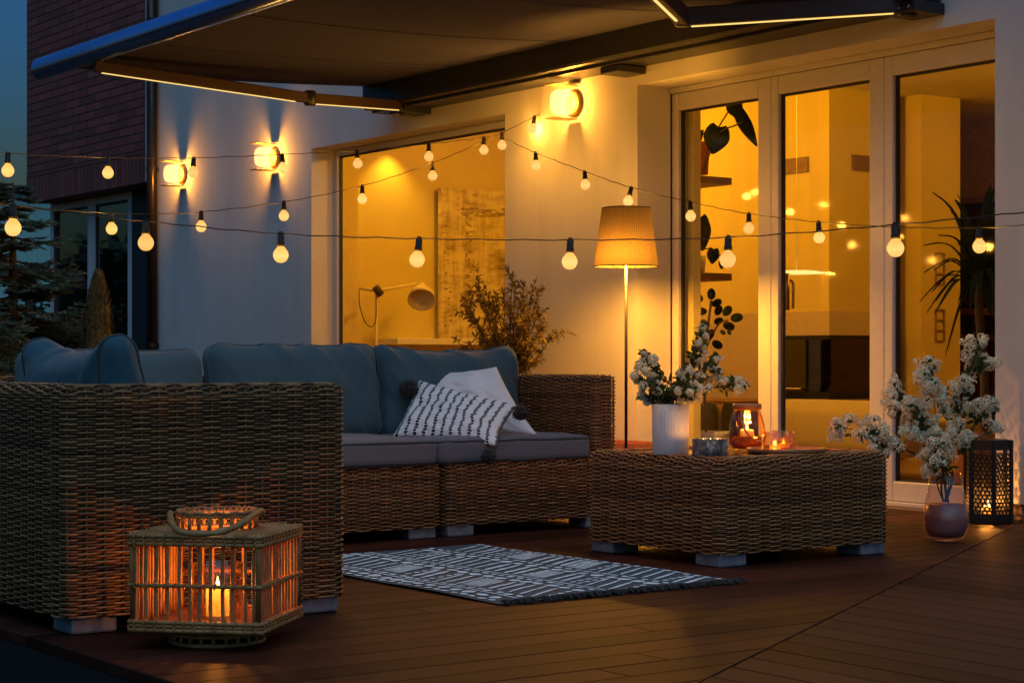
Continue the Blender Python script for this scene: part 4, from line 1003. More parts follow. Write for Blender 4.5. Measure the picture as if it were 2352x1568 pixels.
for z in (zt + .002, zt + .04):
    mb.tube([LP(.1 * math.cos(a), .1 * math.sin(a), z) for a in [2 * math.pi * k / 28 for k in range(28)]], .0058, 7, True)
mb.tube([LP(.104 * math.cos(a), .104 * math.sin(a), zt + .049 + .002 * math.sin(a * 14)) for a in [2 * math.pi * k / 56 for k in range(56)]], .004, 6, True)
for k in range(22):
    a = 2 * math.pi * k / 22; mb.tube([LP(.1 * math.cos(a), .1 * math.sin(a), zt), LP(.1 * math.cos(a), .1 * math.sin(a), zt + .044)], .0052, 6)
for k in range(34):
    a = 2 * math.pi * k / 34; mb.tube([LP((.1 + .008 * math.cos(b)) * math.cos(a + .02 * b), (.1 + .008 * math.cos(b)) * math.sin(a + .02 * b), zt + .044 + .011 * math.sin(b)) for b in [k2 * math.pi / 4 for k2 in range(9)]], .0016, 4)
mb.build('collar', CANE, ln, True)
mb = MB()
for z in (.006, .028): mb.tube([LP(.12 * math.cos(a), .12 * math.sin(a), z) for a in [2 * math.pi * k / 28 for k in range(28)]], .0058, 7, True)
for k in range(24):
    a = 2 * math.pi * k / 24; mb.tube([LP(.12 * math.cos(a), .12 * math.sin(a), .002), LP(.12 * math.cos(a), .12 * math.sin(a), zb)], .005, 6)
mb.build('base_ring', CANE, ln, True)
hp = [at(391, 1178, 4.80), at(394, 1200, 4.66), at(412, 1219, 4.60), at(450, 1226, 4.57), at(500, 1222, 4.56), at(545, 1207, 4.6), at(580, 1183, 4.68), at(598, 1172, 4.76), at(602, 1182, 4.8)]
mb = MB(); mb.tube(smooth_path(hp), [.0085 * (1 - .15 * math.sin(k * .7)) for k in range(len(hp) * 8 - 7)], 10); mb.build('handle', CANE, ln, True)
def glass_pot(name, prof, c, mat, parent=None, n=36, rib=None): return MB().lathe(prof, n, c, rib=rib).build(name, mat, parent, True, origin=c)
gz = zb + .014; gc = Vector((LC.x, LC.y, gz))
o = glass_pot('glass_cylinder', [(.001, .002), (.062, .002), (.066, .006), (.066, .142), (.0635, .142), (.0635, .008), (.001, .006)], gc, thin_glass('lantern_glass', (.97, .93, .85), 1.3), None); tag(o, 'clear glass cylinder inside the cane lantern', 'glass')
def candle(label, c, r, h, power, fh=.03, wick=.008, group='lit candles', soft=.004, dx=0):
    t = thing('candle', label, 'candle', c, group)
    wd = h * .38
    MB().lathe([(.001, 0), (r, 0), (r, h - .003), (r - .002, h), (r - .005, h - .002), (r * .72, h - wd * .7), (r * .4, h - wd), (.001, h - wd)], 28, c).build('wax', WAX, t, True)
    zw = h - wd; MB().tube([c + Vector((dx, 0, zw)), c + Vector((dx, 0, h + wick * .5))], .0012, 5).build('wick', BLACKM, t)
    z = h - wd * .25; MB().lathe([(.0005, 0), (fh * .13, fh * .12), (fh * .16, fh * .3), (fh * .1, fh * .62), (.0005, fh)], 12, c + Vector((dx, 0, z))).build('flame', FLAME, t, True)
    lamp('candle_light', c + Vector((dx, 0, h + fh * .35)), power, (1, .34, .045), soft, parent=t)
    lamp('wax_glow', c + Vector((dx, 0, h - wd * .45)), power * .3, (1, .46, .09), soft * .7, parent=t)
    return t
candle('stout candle burning in the glass inside the cane lantern', gc + Vector((0, 0, .007)), .03, .072, 2.9, .036, soft=.014)

# ================================================================== things on the coffee table
c = at(1540, 1040, 6.86); vz = TZ + .002; vc = Vector((c.x, c.y, vz))
pr = [(.001, 0), (.062, 0), (.066, .004), (.0665, .182), (.064, .186), (.06, .182), (.058, .02), (.001, .015)]
o = glass_pot('vase', pr, vc, CERAMIC, None, 240, lambda r, a, z: r * (1 + (.03 * abs(math.sin(a * 18)) if r > .0655 and .004 < z < .183 else 0))); tag(o, 'ribbed white cylinder vase on the woven table', 'vase')
c = at(1632, 1048, 6.70); tc = Vector((c.x, c.y, TZ + .002))
t = thing('tin_candle', 'short dark tin candle with bark pattern beside the ribbed vase', 'candle', tc)
MB().lathe([(.001, 0), (.064, 0), (.0655, .002), (.0655, .066), (.0635, .066), (.063, .05), (.001, .05)], 40, tc).build('tin', BARK, t, True)
MB().lathe([(.062, .046), (.062, .054), (.001, .053)], 32, tc).build('wax', WAX, t, True)
for k in (-1, 0, 1):
    f = tc + Vector((k * .026 * .8, -k * .026 * .58, .054)); MB().lathe([(.0005, 0), (.0022, .003), (.0018, .008), (.0004, .014)], 8, f).build('flame', FLAME, t, True)
lamp('tin_light', tc + Vector((0, 0, .067)), .8, (1, .38, .06), .012, parent=t)
c = at(1806, 1042, 6.96); trc = Vector((c.x, c.y, TZ + .002))
o = glass_pot('tray', [(.001, 0), (.135, 0), (.145, .006), (.147, .02), (.143, .021), (.138, .012), (.001, .01)], trc, TRAYW, None, 48); tag(o, 'round wooden tray on the coffee table', 'tray')
# jar lantern
c = at(1716, 1030, 7.17); jc = Vector((c.x, c.y, TZ + .002))
t = thing('jar_lantern', 'bulging glass jar lantern with a wooden rim and rope handle', 'lantern', jc)
jp = [(.001, 0), (.045, 0), (.062, .008), (.07, .03), (.072, .06), (.066, .105), (.054, .145), (.049, .158), (.047, .158), (.052, .143), (.064, .104), (.069, .06), (.067, .032), (.058, .012), (.001, .006)]
MB().lathe(jp, 64, jc, rib=lambda r, a, z: r * (1 + .012 * math.cos(a * 12))).build('glass_bowl', SMOKE, t, True)
MB().lathe([(.047, .158), (.055, .158), (.055, .178), (.05, .18), (.047, .176)], 40, jc).build('wooden_rim', TRAYW, t, True)
MB().lathe([(.001, .007), (.05, .009), (.06, .02), (.066, .034), (.062, .048), (.045, .056), (.001, .05)], 48, jc, rib=lambda r, a, z: r * (1 + .04 * math.sin(a * 9 + z * 200) * (z > .015))).build('amber_pebbles', translucent('amber_pebbles', (.55, .2, .05), .5, .5, 60), t, True)
hp = [at(1704, 946, 7.1), at(1702, 962, 7.08), at(1710, 985, 7.06), at(1730, 1008, 7.06), at(1748, 1013, 7.1), at(1757, 1005, 7.16), at(1754, 985, 7.2), at(1744, 950, 7.22)]
MB().tube(smooth_path(hp), .0042, 8).build('rope_handle', TRAYW, t, True)
candle('round candle burning inside the jar lantern', jc + Vector((0, 0, .052)), .027, .028, 4.0, .032)
# amber tealight glasses
for x, tt, lab, r, pw_ in ((1780, 6.90, 'beaded amber tealight glass at the front of the tray', .048, 1.0), (1800, 7.02, 'beaded amber tealight glass half hidden behind its twin', .042, .5)):
    c = at(x, 1030, tt); c = Vector((c.x, c.y, TZ + .014))
    t = thing('tealight_glass', lab, 'candle holder', c, 'amber tealight glasses on the tray')
    MB().lathe([(.001, 0), (r * .92, 0), (r, .004), (r, .07), (r - .003, .07), (r - .004, .008), (r * .9, .006), (.001, .006)], 48, c).build('glass', AMBER, t, True)
    mb = MB()
    for row in range(8):
        for k in range(36):
            a = 2 * math.pi * (k + .5 * (row % 2)) / 36; q = c + Vector((r * math.cos(a), r * math.sin(a), .008 + row * .0072)); d = Vector((math.cos(a), math.sin(a), 0)); s1 = Vector((-d.y, d.x, 0)) * .0028; s2 = Vector((0, 0, .0028))
            mb.add([q + s1, q + s2, q - s1, q - s2, q + d * .002], [(0, 1, 4), (1, 2, 4), (2, 3, 4), (3, 0, 4)])
    mb.build('beads', AMBER, t, True)
    candle('tealight candle in the ' + ('front' if r > .045 else 'rear') + ' amber glass', c + Vector((0, 0, .0075)), .02, .014, pw_, .016, .005, soft=.006)

# ================================================================== flowering branches
def floret(mb, p, d, r, rr):
    x = d.orthogonal().normalized(); y = d.cross(x); a0 = rr.random() * 6; vs = [p]; n = 10
    for k in range(n):
        a = a0 + 2 * math.pi * k / n; q = r if k % 2 == 0 else r * .55; vs.append(p + (x * math.cos(a) + y * math.sin(a)) * q + d * q * rr.uniform(.1, .45))
    mb.add(vs, [(0, 1 + k, 1 + (k + 1) % n) for k in range(n)])
def cluster(mb, c, R_, rr, n=150, fr=.0054):
    for _ in range(n):
        d = Vector((rr.gauss(0, 1), rr.gauss(0, 1), rr.gauss(0, 1) + .2)).normalized(); floret(mb, c + d * R_ * rr.uniform(.72, 1.02), (d + Vector((rr.gauss(0, .3), rr.gauss(0, .3), rr.gauss(0, .3)))).normalized(), fr * rr.uniform(.7, 1.25), rr)
def bouquet(name, label, base, neck, branches, t0, spread, seed, Rc, leaf_l=.03, nleaf=9, mats=(STEM, LEAFG, PETAL)):
    rr = random.Random(seed); root = thing(name, label, 'flowers', base)
    for br in branches:
        ends = [at(x, y, t0 + rr.uniform(-spread, spread) * .6 + br[1]) for x, y in br[0]]
        far = max(ends, key=lambda e: (e - neck).length)
        b0 = base + Vector((rr.uniform(-.02, .02), rr.uniform(-.02, .02), .004)); nk = neck + Vector((rr.uniform(-.025, .025), rr.uniform(-.025, .025), 0))
        mid = nk.lerp(far, .5) + Vector((0, 0, .02)); main = smooth_path([b0, nk, mid, far], 8)
        st = MB(); st.tube(main, [.0035 * (1 - .6 * k / len(main)) for k in range(len(main))], 6)
        pm = MB(); lm = MB()
        for e in ends:
            cand = main[10:-1] or main
            q = min(cand, key=lambda p: (p - e).length + (.05 if p.z > e.z else 0)); tw = smooth_path([q, q.lerp(e, .5) + Vector((rr.uniform(-.01, .01), rr.uniform(-.01, .01), .008)), e], 4)
            st.tube(tw, .0014, 5)
            cluster(pm, e, Rc * rr.uniform(.75, 1.15), rr)
            for _ in range(3 if Rc > .02 else 2):
                if rr.random() < (.75 if Rc > .02 else .35): cluster(pm, e + Vector((rr.gauss(0, 1), rr.gauss(0, 1), rr.gauss(0, 1))).normalized() * Rc * 1.25, Rc * rr.uniform(.4, .65), rr, 24)
            for _ in range(nleaf):
                p = rr.choice(tw) if rr.random() < .6 else q.lerp(e, rr.random()); d = Vector((rr.gauss(0, 1), rr.gauss(0, 1), rr.gauss(0, 1)))
                lm.leaf(p, d, Vector((rr.gauss(0, 1), rr.gauss(0, 1), 1)), leaf_l * rr.uniform(.6, 1.3), leaf_l * rr.uniform(.4, .6))
        for _ in range(7):
            p = rr.choice(main[8:]); lm.leaf(p, Vector((rr.gauss(0, 1), rr.gauss(0, 1), rr.gauss(0, .7))), Vector((rr.gauss(0, 1), 0, 1)), leaf_l * rr.uniform(.8, 1.4), leaf_l * .55)
        o = st.build('branch', mats[0], root, True); pm.build('blossoms', mats[2], o); lm.build('leaves', mats[1], o)
    return root
def K6(l): return [(1564.5 + x * .3348, 522.6 + y * .3348) for x, y in l]
def K5(l): return [(787.5 + x * .3348, 522.6 + y * .3348) for x, y in l]
c = at(2172, 1200, 7.55); fvc = Vector((c.x, c.y, .002))
o = glass_pot('glass_vase', [(.001, .0), (.05, 0), (.075, .012), (.09, .05), (.092, .09), (.083, .15), (.07, .21), (.066, .27), (.064, .27), (.068, .21), (.081, .15), (.09, .09), (.088, .05), (.073, .014), (.001, .006)], fvc, PINKGL, None, 48); tag(o, 'clear pink-tinted glass vase standing on the deck by the right door', 'vase')
o = glass_pot('vase_filling', [(.001, .008), (.07, .016), (.086, .05), (.088, .09), (.08, .145), (.001, .147)], fvc, PINKW, None, 40); tag(o, 'dusky pink water filling the lower half of the glass vase', 'water')
R6 = [([(1985, 770), (2060, 790), (1965, 880), (2080, 900), (2115, 935), (1980, 960), (1945, 1050), (1975, 1110), (2020, 830), (2165, 925), (2040, 950)], .12),
      ([(1690, 925), (1655, 965), (1720, 965), (1630, 1040), (1695, 1090), (1660, 1010), (1735, 1070), (1670, 1130)], -.05),
      ([(1460, 1085), (1480, 1140), (1500, 1190), (1455, 1270), (1470, 1220), (1445, 1150), (1440, 1210)], -.1),
      ([(1145, 1315), (1065, 1350), (1055, 1395), (1080, 1430)], -.12),
      ([(1275, 1350), (1235, 1430), (1330, 1330), (1320, 1400), (1390, 1430), (1410, 1460), (1470, 1490), (1320, 1510), (1350, 1540), (1400, 1545)], -.15),
      ([(1550, 1340), (1600, 1400), (1660, 1300), (1720, 1330), (1650, 1430), (1570, 1410), (1560, 1205), (1680, 1205), (1600, 1210)], -.12),
      ([(1720, 1480), (1800, 1480), (1710, 1430), (1780, 1560), (1680, 1540), (1750, 1400), (1840, 1530)], -.18),
      ([(1790, 1115), (1830, 1240), (1885, 1110), (1935, 1060), (1780, 1180), (1870, 1180), (1810, 1250)], .02),
      ([(1900, 1265), (1970, 1230), (2050, 1210), (2105, 1200), (2080, 1290), (2000, 1260), (2140, 1230), (1990, 1300)], .1),
      ([(1900, 1350), (1850, 1400), (1945, 1450), (1880, 1430), (1960, 1430), (2155, 1370), (1900, 1480)], .02),
      ([(1700, 1610), (1745, 1600), (1690, 1660), (1720, 1640)], -.2)]
bouquet('flowering_branches', 'big spray of cream blossom branches in the floor vase by the right door', fvc + Vector((0, 0, .15)), fvc + Vector((0, 0, .27)), [(K6(l), o_) for l, o_ in R6], 7.55, .18, 5, .028, .036, 7)
L6 = [(K6([(150, 690), (165, 745), (145, 820), (155, 865), (120, 790), (110, 930), (130, 890)]), .12),
      (K6([(240, 905), (250, 985), (210, 960), (190, 1050), (230, 1030), (160, 1060), (270, 1050)]), .05),
      (K6([(345, 1050), (400, 1055), (430, 1080), (395, 1110), (300, 1050)]), .0),
      (K6([(60, 985), (120, 1010), (85, 1070), (30, 1040), (130, 1110), (60, 1130), (190, 1100)]), -.06),
      (K6([(10, 1180), (70, 1180), (120, 1160), (-20, 1120)]), -.08),
      (K5([(2070, 865), (2130, 905), (2060, 920), (2035, 960), (2080, 985), (2000, 1015), (2020, 1050)]), .0),
      (K5([(2115, 1015), (2145, 1070), (2100, 1060), (2060, 1090), (2050, 1150), (2090, 1190), (2150, 1120)]), -.06),
      (K5([(2190, 1165), (2250, 1150), (2295, 1100), (2330, 1060), (2315, 1000), (2220, 1190), (2160, 1190)]), .02)]
bouquet('flowering_branches', 'small mixed spray of cream and peach blossom in the ribbed vase', vc + Vector((0, 0, .03)), vc + Vector((0, 0, .19)), L6, 6.86, .14, 9, .0175, .03, 14)

# olive-like shrub in its planter
pe = on_x(1459, 1018, 6.62); mb = MB(); pz = pe.z
def trough(mb, x0, x1, y0, y1, z, w=.02): mb.box(x0, x1, y0, y0 + w, .002, z); mb.box(x0, x1, y1 - w, y1, .002, z); mb.box(x0, x0 + w, y0 + w, y1 - w, .002, z - .001); mb.box(x1 - w, x1, y0 + w, y1 - w, .002, z - .001); mb.box(x0 + w, x1 - w, y0 + w, y1 - w, .004, z - .04)
trough(mb, 6.62, 6.86, pe.y, 9.3, pz); o = mb.build('planter', TERRA, None, origin=(6.74, (pe.y + 9.3) / 2, 0)); tag(o, 'long terracotta planter against the white wall behind the floor lamp', 'planter')
rr = random.Random(21); sb = on_x(1172, 1000, 6.74); sb.z = pz - .038
sh_ = thing('olive_shrub', 'bushy narrow-leaved shrub rising behind the sofa in front of the window', 'shrub', sb)
tips = K5([(835, 490), (850, 560), (930, 400), (1040, 560), (1160, 350), (1240, 400), (1340, 445), (1390, 640), (1450, 720), (1300, 930), (1270, 900), (880, 560), (780, 770), (870, 800), (1000, 470), (1100, 440), (1200, 500), (1280, 590), (1350, 690), (1100, 640), (1000, 700), (1200, 740), (920, 680), (1060, 520), (1150, 560), (1230, 640), (1300, 760), (1380, 760), (1050, 800), (950, 780), (1150, 820), (1240, 850), (1180, 460), (1290, 500), (980, 560), (1120, 720), (1020, 620), (1180, 650), (1240, 560), (1330, 620)])
mb = MB(); lm = MB(); hub = on_x(1172, 880, 6.66)
mb.tube(smooth_path([sb, sb.lerp(hub, .5) + Vector((.01, .02, 0)), hub], 5), .014, 8)
for (x, y) in tips:
    e = on_x(x, y, 6.52 + rr.uniform(-.26, .24)); m_ = hub.lerp(e, .5) + Vector((rr.uniform(-.03, .03), rr.uniform(-.03, .03), -.02)); pth = smooth_path([hub, m_, e], 7)
    mb.tube(pth, [.006 * (1 - .75 * k / len(pth)) for k in range(len(pth))], 5)
    for q in range(3):
        tw = [pth[rr.randint(6, len(pth) - 1)]]; dv = ((e - hub).normalized() + Vector((rr.gauss(0, .45), rr.gauss(0, .45), rr.gauss(.15, .4)))).normalized(); tw.append(tw[0] + dv * rr.uniform(.06, .13)); mb.tube(tw, .0018, 4)
        for k in range(16):
            p = tw[0].lerp(tw[1], k / 15); d = (dv * .7 + Vector((rr.gauss(0, 1), rr.gauss(0, 1), rr.gauss(0, 1))).normalized()).normalized(); lm.leaf(p, d, Vector((rr.gauss(0, 1), rr.gauss(0, 1), 1)), rr.uniform(.03, .055), rr.uniform(.008, .013))
    for k in range(40):
        p = pth[rr.randint(len(pth) // 3, len(pth) - 1)]; d = ((e - hub).normalized() * .8 + Vector((rr.gauss(0, 1), rr.gauss(0, 1), rr.gauss(.2, 1))).normalized()).normalized(); lm.leaf(p, d, Vector((rr.gauss(0, 1), rr.gauss(0, 1), 1)), rr.uniform(.03, .055), rr.uniform(.008, .013))
mb.build('branches', STEM, sh_, True); lm.build('leaves', LEAFO, sh_)

# ================================================================== floor lamp
lp = on_x(1438, 800, 6.42); t = thing('floor_lamp', 'tall slim floor lamp with a pleated glowing shade by the wall', 'lamp', (lp.x, lp.y, 0))
MB().lathe([(.001, .02), (.13, .018), (.14, .01), (.14, .001), (.001, .001)], 40, (lp.x, lp.y, .001)).build('base', METAL, t, True)
MB().tube([(lp.x, lp.y, .02), (lp.x, lp.y, 1.36)], .0085, 12).build('pole', METAL, t, True)
z0_, z1_ = on_x(1438, 612, lp.x).z, on_x(1438, 478, lp.x).z; rb_, rt_ = .172, .129
mb = MB(); n = 180; vs = []
for i in range(13):
    f = i / 12; r = rb_ + (rt_ - rb_) * f
    for k in range(n):
        a = 2 * math.pi * k / n; q = r + (.0022 if k % 2 else -.0012); vs.append((lp.x + q * math.cos(a), lp.y + q * math.sin(a), z0_ + (z1_ - z0_) * f))
mb.add(vs, [(i * n + k, i * n + (k + 1) % n, (i + 1) * n + (k + 1) % n, (i + 1) * n + k) for i in range(12) for k in range(n)])
mb.build('lamp_shade', translucent('pleated_shade_cloth', (.11, .08, .045), .09, .12, 120), t)
for z, r in ((z0_, rb_), (z1_, rt_)):
    mb = MB(); mb.tube([(lp.x + (r + .001) * math.cos(a), lp.y + (r + .001) * math.sin(a), z) for a in [2 * math.pi * k / 48 for k in range(48)]], .0035, 6, True)
    if z == z0_: mb.build('shade_ring', BLACKM, t, True)
for k in range(3):
    a = 2 * math.pi * k / 3; mb.tube([(lp.x, lp.y, z1_ - .02), (lp.x + rt_ * math.cos(a), lp.y + rt_ * math.sin(a), z1_)], .002, 5)
mb.build('shade_ring', BLACKM, t, True)
MB().lathe([(.001, -.04), (.02, -.03), (.028, 0), (.02, .03), (.001, .035)], 16, (lp.x, lp.y, z0_ + .13)).build('bulb', emit('floor_lamp_bulb_glow', (1, .68, .3), 2.0), t, True)
lamp('floor_lamp_light', (lp.x - .04, lp.y - .03, z0_ + .05), 125, (1, .4, .035), .05, parent=t)

# ================================================================== black punched lantern
c = at(2270, 1188, 8.42); bc_ = Vector((c.x, c.y, .0)); t = thing('punched_lantern', 'tall black six-sided lantern with round punched pattern by the right door', 'lantern', bc_)
rad_, zlo, zhi = .104, .002, .37; a_off = R(-6)
cor = [(bc_.x + rad_ * math.cos(a_off + k * math.pi / 3), bc_.y + rad_ * math.sin(a_off + k * math.pi / 3)) for k in range(6)]
mb = MB()
mb.poly([(x, y, zlo) for x, y in cor], (0, 0, .035)); mb.poly([(x, y, zhi - .045) for x, y in cor], (0, 0, .045))
for x, y in cor: mb.tube([(x, y, zlo), (x, y, zhi)], .0095, 6)
mb.build('body', BLACKM, t)
for k in range(6):
    p, q = Vector((*cor[k], 0)), Vector((*cor[(k + 1) % 6], 0)); d = (q - p); L = d.length; d.normalize(); nn = Vector((d.y, -d.x, 0)); mb = MB(); cols = 4; st_ = (L - .022) / cols; rows_ = int((zhi - .08 - .03) / (st_ * .87))
    def rg_(cx, cz, r, w, n=12):
        vs = []
        for i in range(n):
            a = 2 * math.pi * i / n
            for rq in (r - w / 2, r + w / 2): vs.append(p + d * (cx + rq * math.cos(a)) + Vector((0, 0, cz + rq * math.sin(a))))
        mb.add(vs, [(2 * i, 2 * i + 1, (2 * i + 3) % (2 * n), (2 * i + 2) % (2 * n)) for i in range(n)])
    for r_ in range(rows_ + 1):
        for c_ in range(cols + (r_ % 2) - 0):
            cx = .011 + st_ * (c_ + (.5 if r_ % 2 == 0 else 0)); cz = .04 + r_ * st_ * .87 + .006
            rg_(min(max(cx, .01), L - .01), cz, st_ * .5, .0062)
    for s_ in (.0, 1.0): mb.add([p + d * (L * s_ + (0 if s_ == 0 else -.012)) + Vector((0, 0, z)) for z in (.03, zhi - .04)] + [p + d * (L * s_ + (.012 if s_ == 0 else 0)) + Vector((0, 0, z)) for z in (zhi - .04, .03)], [(0, 1, 2, 3)])
    mb.build('punched_panel', BLACKM, t)
MB().lathe([(.09, .0), (.07, .03), (.03, .05), (.012, .052), (.012, .07), (.001, .072)], 6, (bc_.x, bc_.y, zhi - .006)).build('lid', BLACKM, t) if False else None
candle('candle burning low inside the black punched lantern', bc_ + Vector((0, 0, .04)), .03, .03, 5.5, .035, soft=.008)

# ================================================================== string lights
bulb_me = None
def string(label, cable_pts, bulbs, rcab=.0023):
    global bulb_me
    P = [at(x, y, d) for x, y, d in cable_pts]; t = thing('string_lights', label, 'string lights', P[len(P) // 2], 'strings of round bulbs across the terrace')
    path = smooth_path(P, 10)
    wig = [p + Vector((0, 0, .002 * math.sin(i * 1.9))) for i, p in enumerate(path)]
    MB().tube(wig, rcab, 6).build('cable', CABLE, t, True)
    for x, y, tilt, side in bulbs:
        # nearest cable point in plan to the bulb's sight line
        best = min(path, key=lambda p: abs(1176 + 4300 * (p.x * .8106 - p.y * .5855) / (p.x * .5855 + p.y * .8106) - x)); d = best.x * .5855 + best.y * .8106
        xx = 1176 + 4300 * (best.x * .8106 - best.y * .5855) / d; yy = 825 - 4300 * (best.z - EYE) / d
        tgt = at(x, y, d); dr = (tgt - at(xx, yy, d))
        if dr.length < .02: dr = Vector((0, 0, -1))
        dr.normalize(); q = Vector((0, 0, -1)).rotation_difference(dr)
        if bulb_me is None:
            a = MB(); a.lathe([(.001, -.002), (.012, -.002), (.0125, -.03), (.014, -.031), (.0145, -.046), (.001, -.046)][::-1], 16); a.tube([(-.006, 0, -.004), (-.006, 0, .006), (.006, 0, .006), (.006, 0, -.004)], .003, 6)
            s0 = a.build('socket', SOCKET, None, True, local=True)
            g = MB(); g.lathe([(.001, -.104), (.012, -.102), (.021, -.095), (.0265, -.084), (.0278, -.076), (.0265, -.067), (.021, -.057), (.0155, -.051), (.0125, -.046), (.001, -.0455)], 24); g0 = g.build('bulb', BULB, None, True, local=True)
            bulb_me = (s0.data, g0.data); bpy.data.objects.remove(s0); bpy.data.objects.remove(g0)
        lamp('bulb_light', best + dr * .078, 11, (1, .41, .05), .02, parent=t)
        s = link(bulb_me[0], 'socket', t); s.location = best - t.location; s.rotation_euler = q.to_euler(); g = link(bulb_me[1], 'bulb', s)
string('nearest and lowest string of big bulbs, crossing the whole terrace above the sofa', [(-1500, 250, 5.6), (-220, 440, 6.25), (30, 472, 6.35), (335, 508, 6.55), (645, 537, 6.7), (963, 548, 6.75), (1310, 551, 6.55), (1673, 545, 6.35), (2055, 516, 6.0), (2400, 482, 5.75), (2700, 440, 5.5), (3900, 230, 4.7)],
       [(30, 495, 0, 0), (335, 535, 0, 0), (645, 562, 0, 0), (960, 577, 0, 0), (1309, 583, 0, 0), (1672, 575, 0, 0), (2056, 545, 0, 0), (2500, 490, 0, 0)])
string('upper rear string passing the brick bay towards the window corner', [(-220, 338, 7.6), (18, 353, 8.3), (248, 362, 9.2), (445, 363, 9.9), (648, 355, 10.4), (820, 346, 10.8), (985, 331, 11.1), (1148, 312, 11.35)],
       [(18, 376, 0, 0), (248, 383, 0, 0), (444, 380, 0, 0), (649, 376, 0, 0), (821, 366, 0, 0), (985, 350, 0, 0), (1118, 320, 0, 0)])
string('middle rear string rising from the left to the wall lamp beside the window', [(-220, 440, 7.6), (90, 478, 8.5), (255, 490, 9.1), (360, 491, 9.4), (462, 487, 9.7), (652, 464, 10.2), (832, 427, 10.7), (992, 375, 11.1), (1130, 316, 11.35), (1228, 268, 11.5), (1262, 246, 11.55)],
       [(256, 514, 0, 0), (462, 510, 0, 0), (652, 487, 0, 0), (832, 447, 0, 0), (993, 391, 0, 0), (1150, 300, 0, 0), (1226, 281, 0, 0)])
string('right rear string sagging from the window corner across the patio doors', [(1150, 314, 11.35), (1230, 351, 11.0), (1343, 394, 10.6), (1450, 431, 10.3), (1585, 464, 9.95), (1720, 491, 9.6), (1880, 510, 9.1), (2050, 521, 8.4), (2248, 523, 7.6), (2420, 510, 7.0), (2700, 480, 6.2), (3900, 260, 4.9)],
       [(1231, 372, 0, 0), (1344, 414, 0, 0), (1445, 453, 0, 0), (1586, 486, 0, 0), (1720, 512, 0, 0), (1881, 532, 0, 0), (2249, 548, 0, 0)])

# ================================================================== garden on the left
def conifer(name, label, base, H, Rw, seed, n_br, droop, mat, cat='tree'):
    rr = random.Random(seed); t = thing(name, label, cat, base)
    tr = MB(); tr.tube([base + Vector((0, 0, H * f)) for f in (0, .3, .6, .98)], [.09, .065, .04, .006], 8)
    fm = MB()
    for i in range(n_br):
        f = (i + rr.random()) / n_br; z = H * (.03 + .95 * f); L = Rw * (1 - f) ** .8 * rr.uniform(.65, 1.15) + .06; a = rr.random() * 2 * math.pi
        d = Vector((math.cos(a), math.sin(a), 0)); p0 = base + Vector((0, 0, z)); pth = [p0 + d * L * s_ + Vector((0, 0, (-droop * s_ + droop * 1.25 * s_ ** 3) * L)) for s_ in (0, .25, .5, .75, 1)]
        tr.tube(pth, [.013 * (1 - f * .6), .01, .008, .005, .003], 5)
        sd = Vector((-d.y, d.x, 0)); nt = max(5, int(L / .055))
        for k in range(nt):
            s_ = .18 + .82 * k / nt; p = p0 + d * L * s_ + Vector((0, 0, (-droop * s_ + droop * 1.25 * s_ ** 3) * L))
            for sg in (-1, 1):
                tl = L * .42 * (1.1 - s_) + .07; td = (d * .75 + sd * sg * .8 + Vector((0, 0, rr.uniform(-.3, .05)))).normalized()
                m = max(3, int(tl / .03))
                for q in range(m):
                    b = p + td * tl * q / m
                    for sg2 in (-1, 1, 0):
                        nd = (td + td.cross(Vector((0, 0, 1))) * sg2 * .8 + Vector((0, 0, rr.uniform(-.25, .45)))).normalized(); w = nd.orthogonal().normalized() * .009
                        ln_ = rr.uniform(.04, .065); fm.add([b - w, b + w, b + nd * ln_ + w * .25, b + nd * ln_ - w * .25], [(0, 1, 2, 3)])
    tr.build('trunk', TRUNK, t, True); fm.build('crown', mat, t); return t
def gnd(x, t_): p = at(x, 825, t_); p.z = -.3; return p
conifer('spruce_tree', 'dark layered spruce standing left of the house', gnd(30, 13.5), 2.35, 1.05, 3, 140, .28, NEEDLE)
conifer('spruce_tree', 'second dark spruce lower and nearer the left edge', gnd(-105, 11.5), 1.9, .85, 8, 100, .3, NEEDLE)
conifer('spruce_tree', 'shadowy spruce behind, peeking past the house corner', gnd(95, 19.5), 1.75, 1.0, 13, 70, .25, NEEDLE)
th = gnd(226, 13.2); t = thing('thuja', 'small golden cone-shaped conifer in front of the unlit garden doors', 'shrub', th)
rr = random.Random(2); tr = MB(); tr.tube([th, th + Vector((0, 0, 1.5))], [.03, .006], 6); tr.build('trunk', TRUNK, t, True); fm = MB(); topz = at(231, 628, 13.2).z + .3
for i in range(11000):
    f = rr.random() ** .8; z = topz * (.02 + .97 * f); r = .27 * (1 - f) ** .66 + .008; a = rr.random() * 6.283; lump = .82 + .3 * noise.noise(Vector((math.cos(a) * 2, math.sin(a) * 2, z * 5)))
    p = th + Vector((math.cos(a) * r * lump * rr.uniform(.7, 1.05), math.sin(a) * r * lump * rr.uniform(.7, 1.05), z)); d = Vector((math.cos(a) * .35 + rr.gauss(0, .2), math.sin(a) * .35 + rr.gauss(0, .2), 1)).normalized()
    fm.leaf(p, d, Vector((math.cos(a), math.sin(a), 0)), rr.uniform(.03, .06), rr.uniform(.012, .02))
fm.build('crown', THUJA, t)
fc = at(70, 619, 22); t = thing('garden_fence', 'dark post-and-rail garden fence beyond the spruces', 'fence', (fc.x, fc.y, -.3)); fx_, fy_ = fc.x, fc.y
dirf = Vector((.8106, -.5855, 0)); mb = MB()
for k in range(-3, 3):
    q = fc + dirf * k * 1.6; MB().box(q.x - .05, q.x + .05, q.y - .05, q.y + .05, -.3, fc.z + .05).build('post', TRUNK, t)
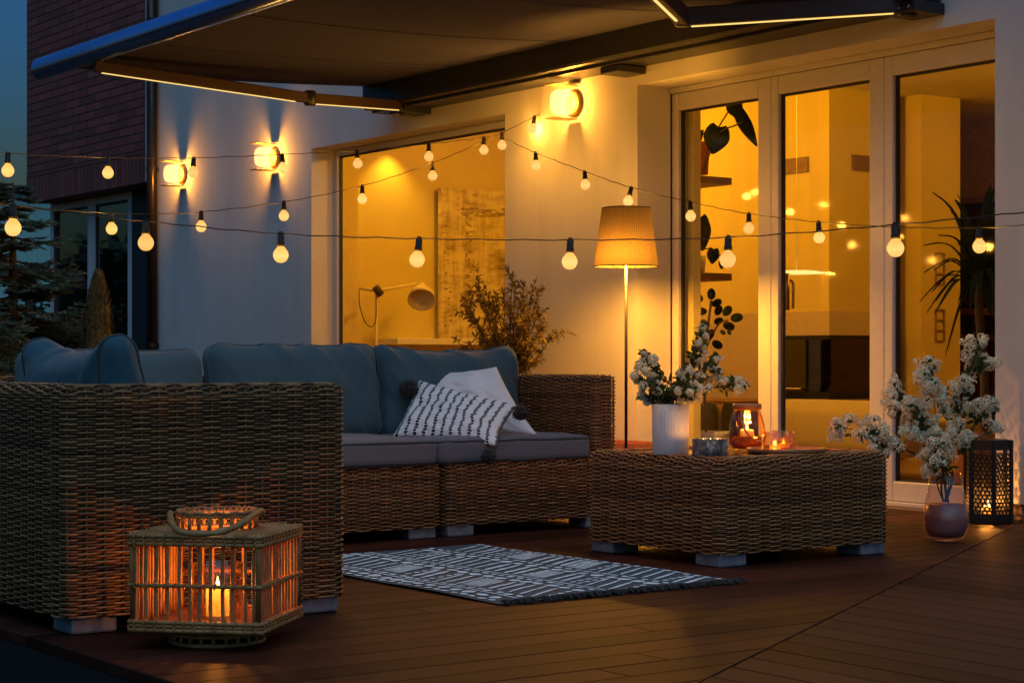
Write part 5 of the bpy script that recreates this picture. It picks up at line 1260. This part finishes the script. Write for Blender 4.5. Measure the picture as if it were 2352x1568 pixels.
for dz in (0, -.75, -1.5): M_ = frame(fc + Vector((0, 0, dz)) - dirf * 1, dirf, (0, 0, 1)); MB().box(-4.6, 3.4, -.03, .03, -.09, .05, M_).build('rail', TRUNK, t)
hp_ = gnd(20, 30); rr = random.Random(31); hb = MB()
for i in range(9000):
    s_ = rr.uniform(-9, 5); z = rr.uniform(0, 1.55 + .35 * noise.noise(Vector((s_ * .8, 0, 0)))); p = hp_ + dirf * s_ + Vector((rr.gauss(0, .25), rr.gauss(0, .25), z)); hb.leaf(p, Vector((rr.gauss(0, 1), rr.gauss(0, 1), rr.gauss(0, 1))), Vector((0, 0, 1)), rr.uniform(.1, .2), rr.uniform(.06, .1))
o = hb.build('hedge', NEEDLE, None, origin=hp_); tag(o, 'dark clipped hedge far behind the spruces', 'hedge')

hb = MB(); rr = random.Random(77)  # unseen hedge added to keep the orange horizon out of the door reflections
for i in range(14000):
    f = rr.random(); p = Vector((-9 + 8 * f + rr.gauss(0, .3), 13 + 30 * f + rr.gauss(0, .3), -.3 + rr.uniform(0, 3.2 + .8 * noise.noise(Vector((f * 14, 0, 0)))))); hb.leaf(p, Vector((rr.gauss(0, 1), rr.gauss(0, 1), rr.gauss(0, 1))), Vector((0, 0, 1)), rr.uniform(.25, .5), rr.uniform(.16, .3))
o = hb.build('hedge', NEEDLE, None, origin=(-5, 28, -.3)); tag(o, 'tall dark hedge added out of view to be mirrored in the unlit garden doors', 'hedge')
# pale neighbouring house closing the view on the left
nc = gnd(30, 42); t = thing('neighbour_house', 'pale green neighbouring house far behind the spruces', 'house', nc); Mn = frame(nc, dirf, (0, 0, 1)); nz1 = at(60, 441, 42).z + .3
MB().box(-9, 3.6, -.1, 6, 0, nz1, Mn).build('wall', m_plaster('pale_green_render', (.36, .56, .5)), t)
MB().box(-9.2, 3.8, -.3, 6.2, nz1, nz1 + .04, Mn).build('roof', plain('pale_roof_edge', (.3, .42, .45), .8), t)

# sconce bulbs: a real small lamp in each globe
for s_, c in SC: lamp('sconce_bulb', (c[0], c[1], c[2]), 15, (1, .38, .04), .04, parent=s_)
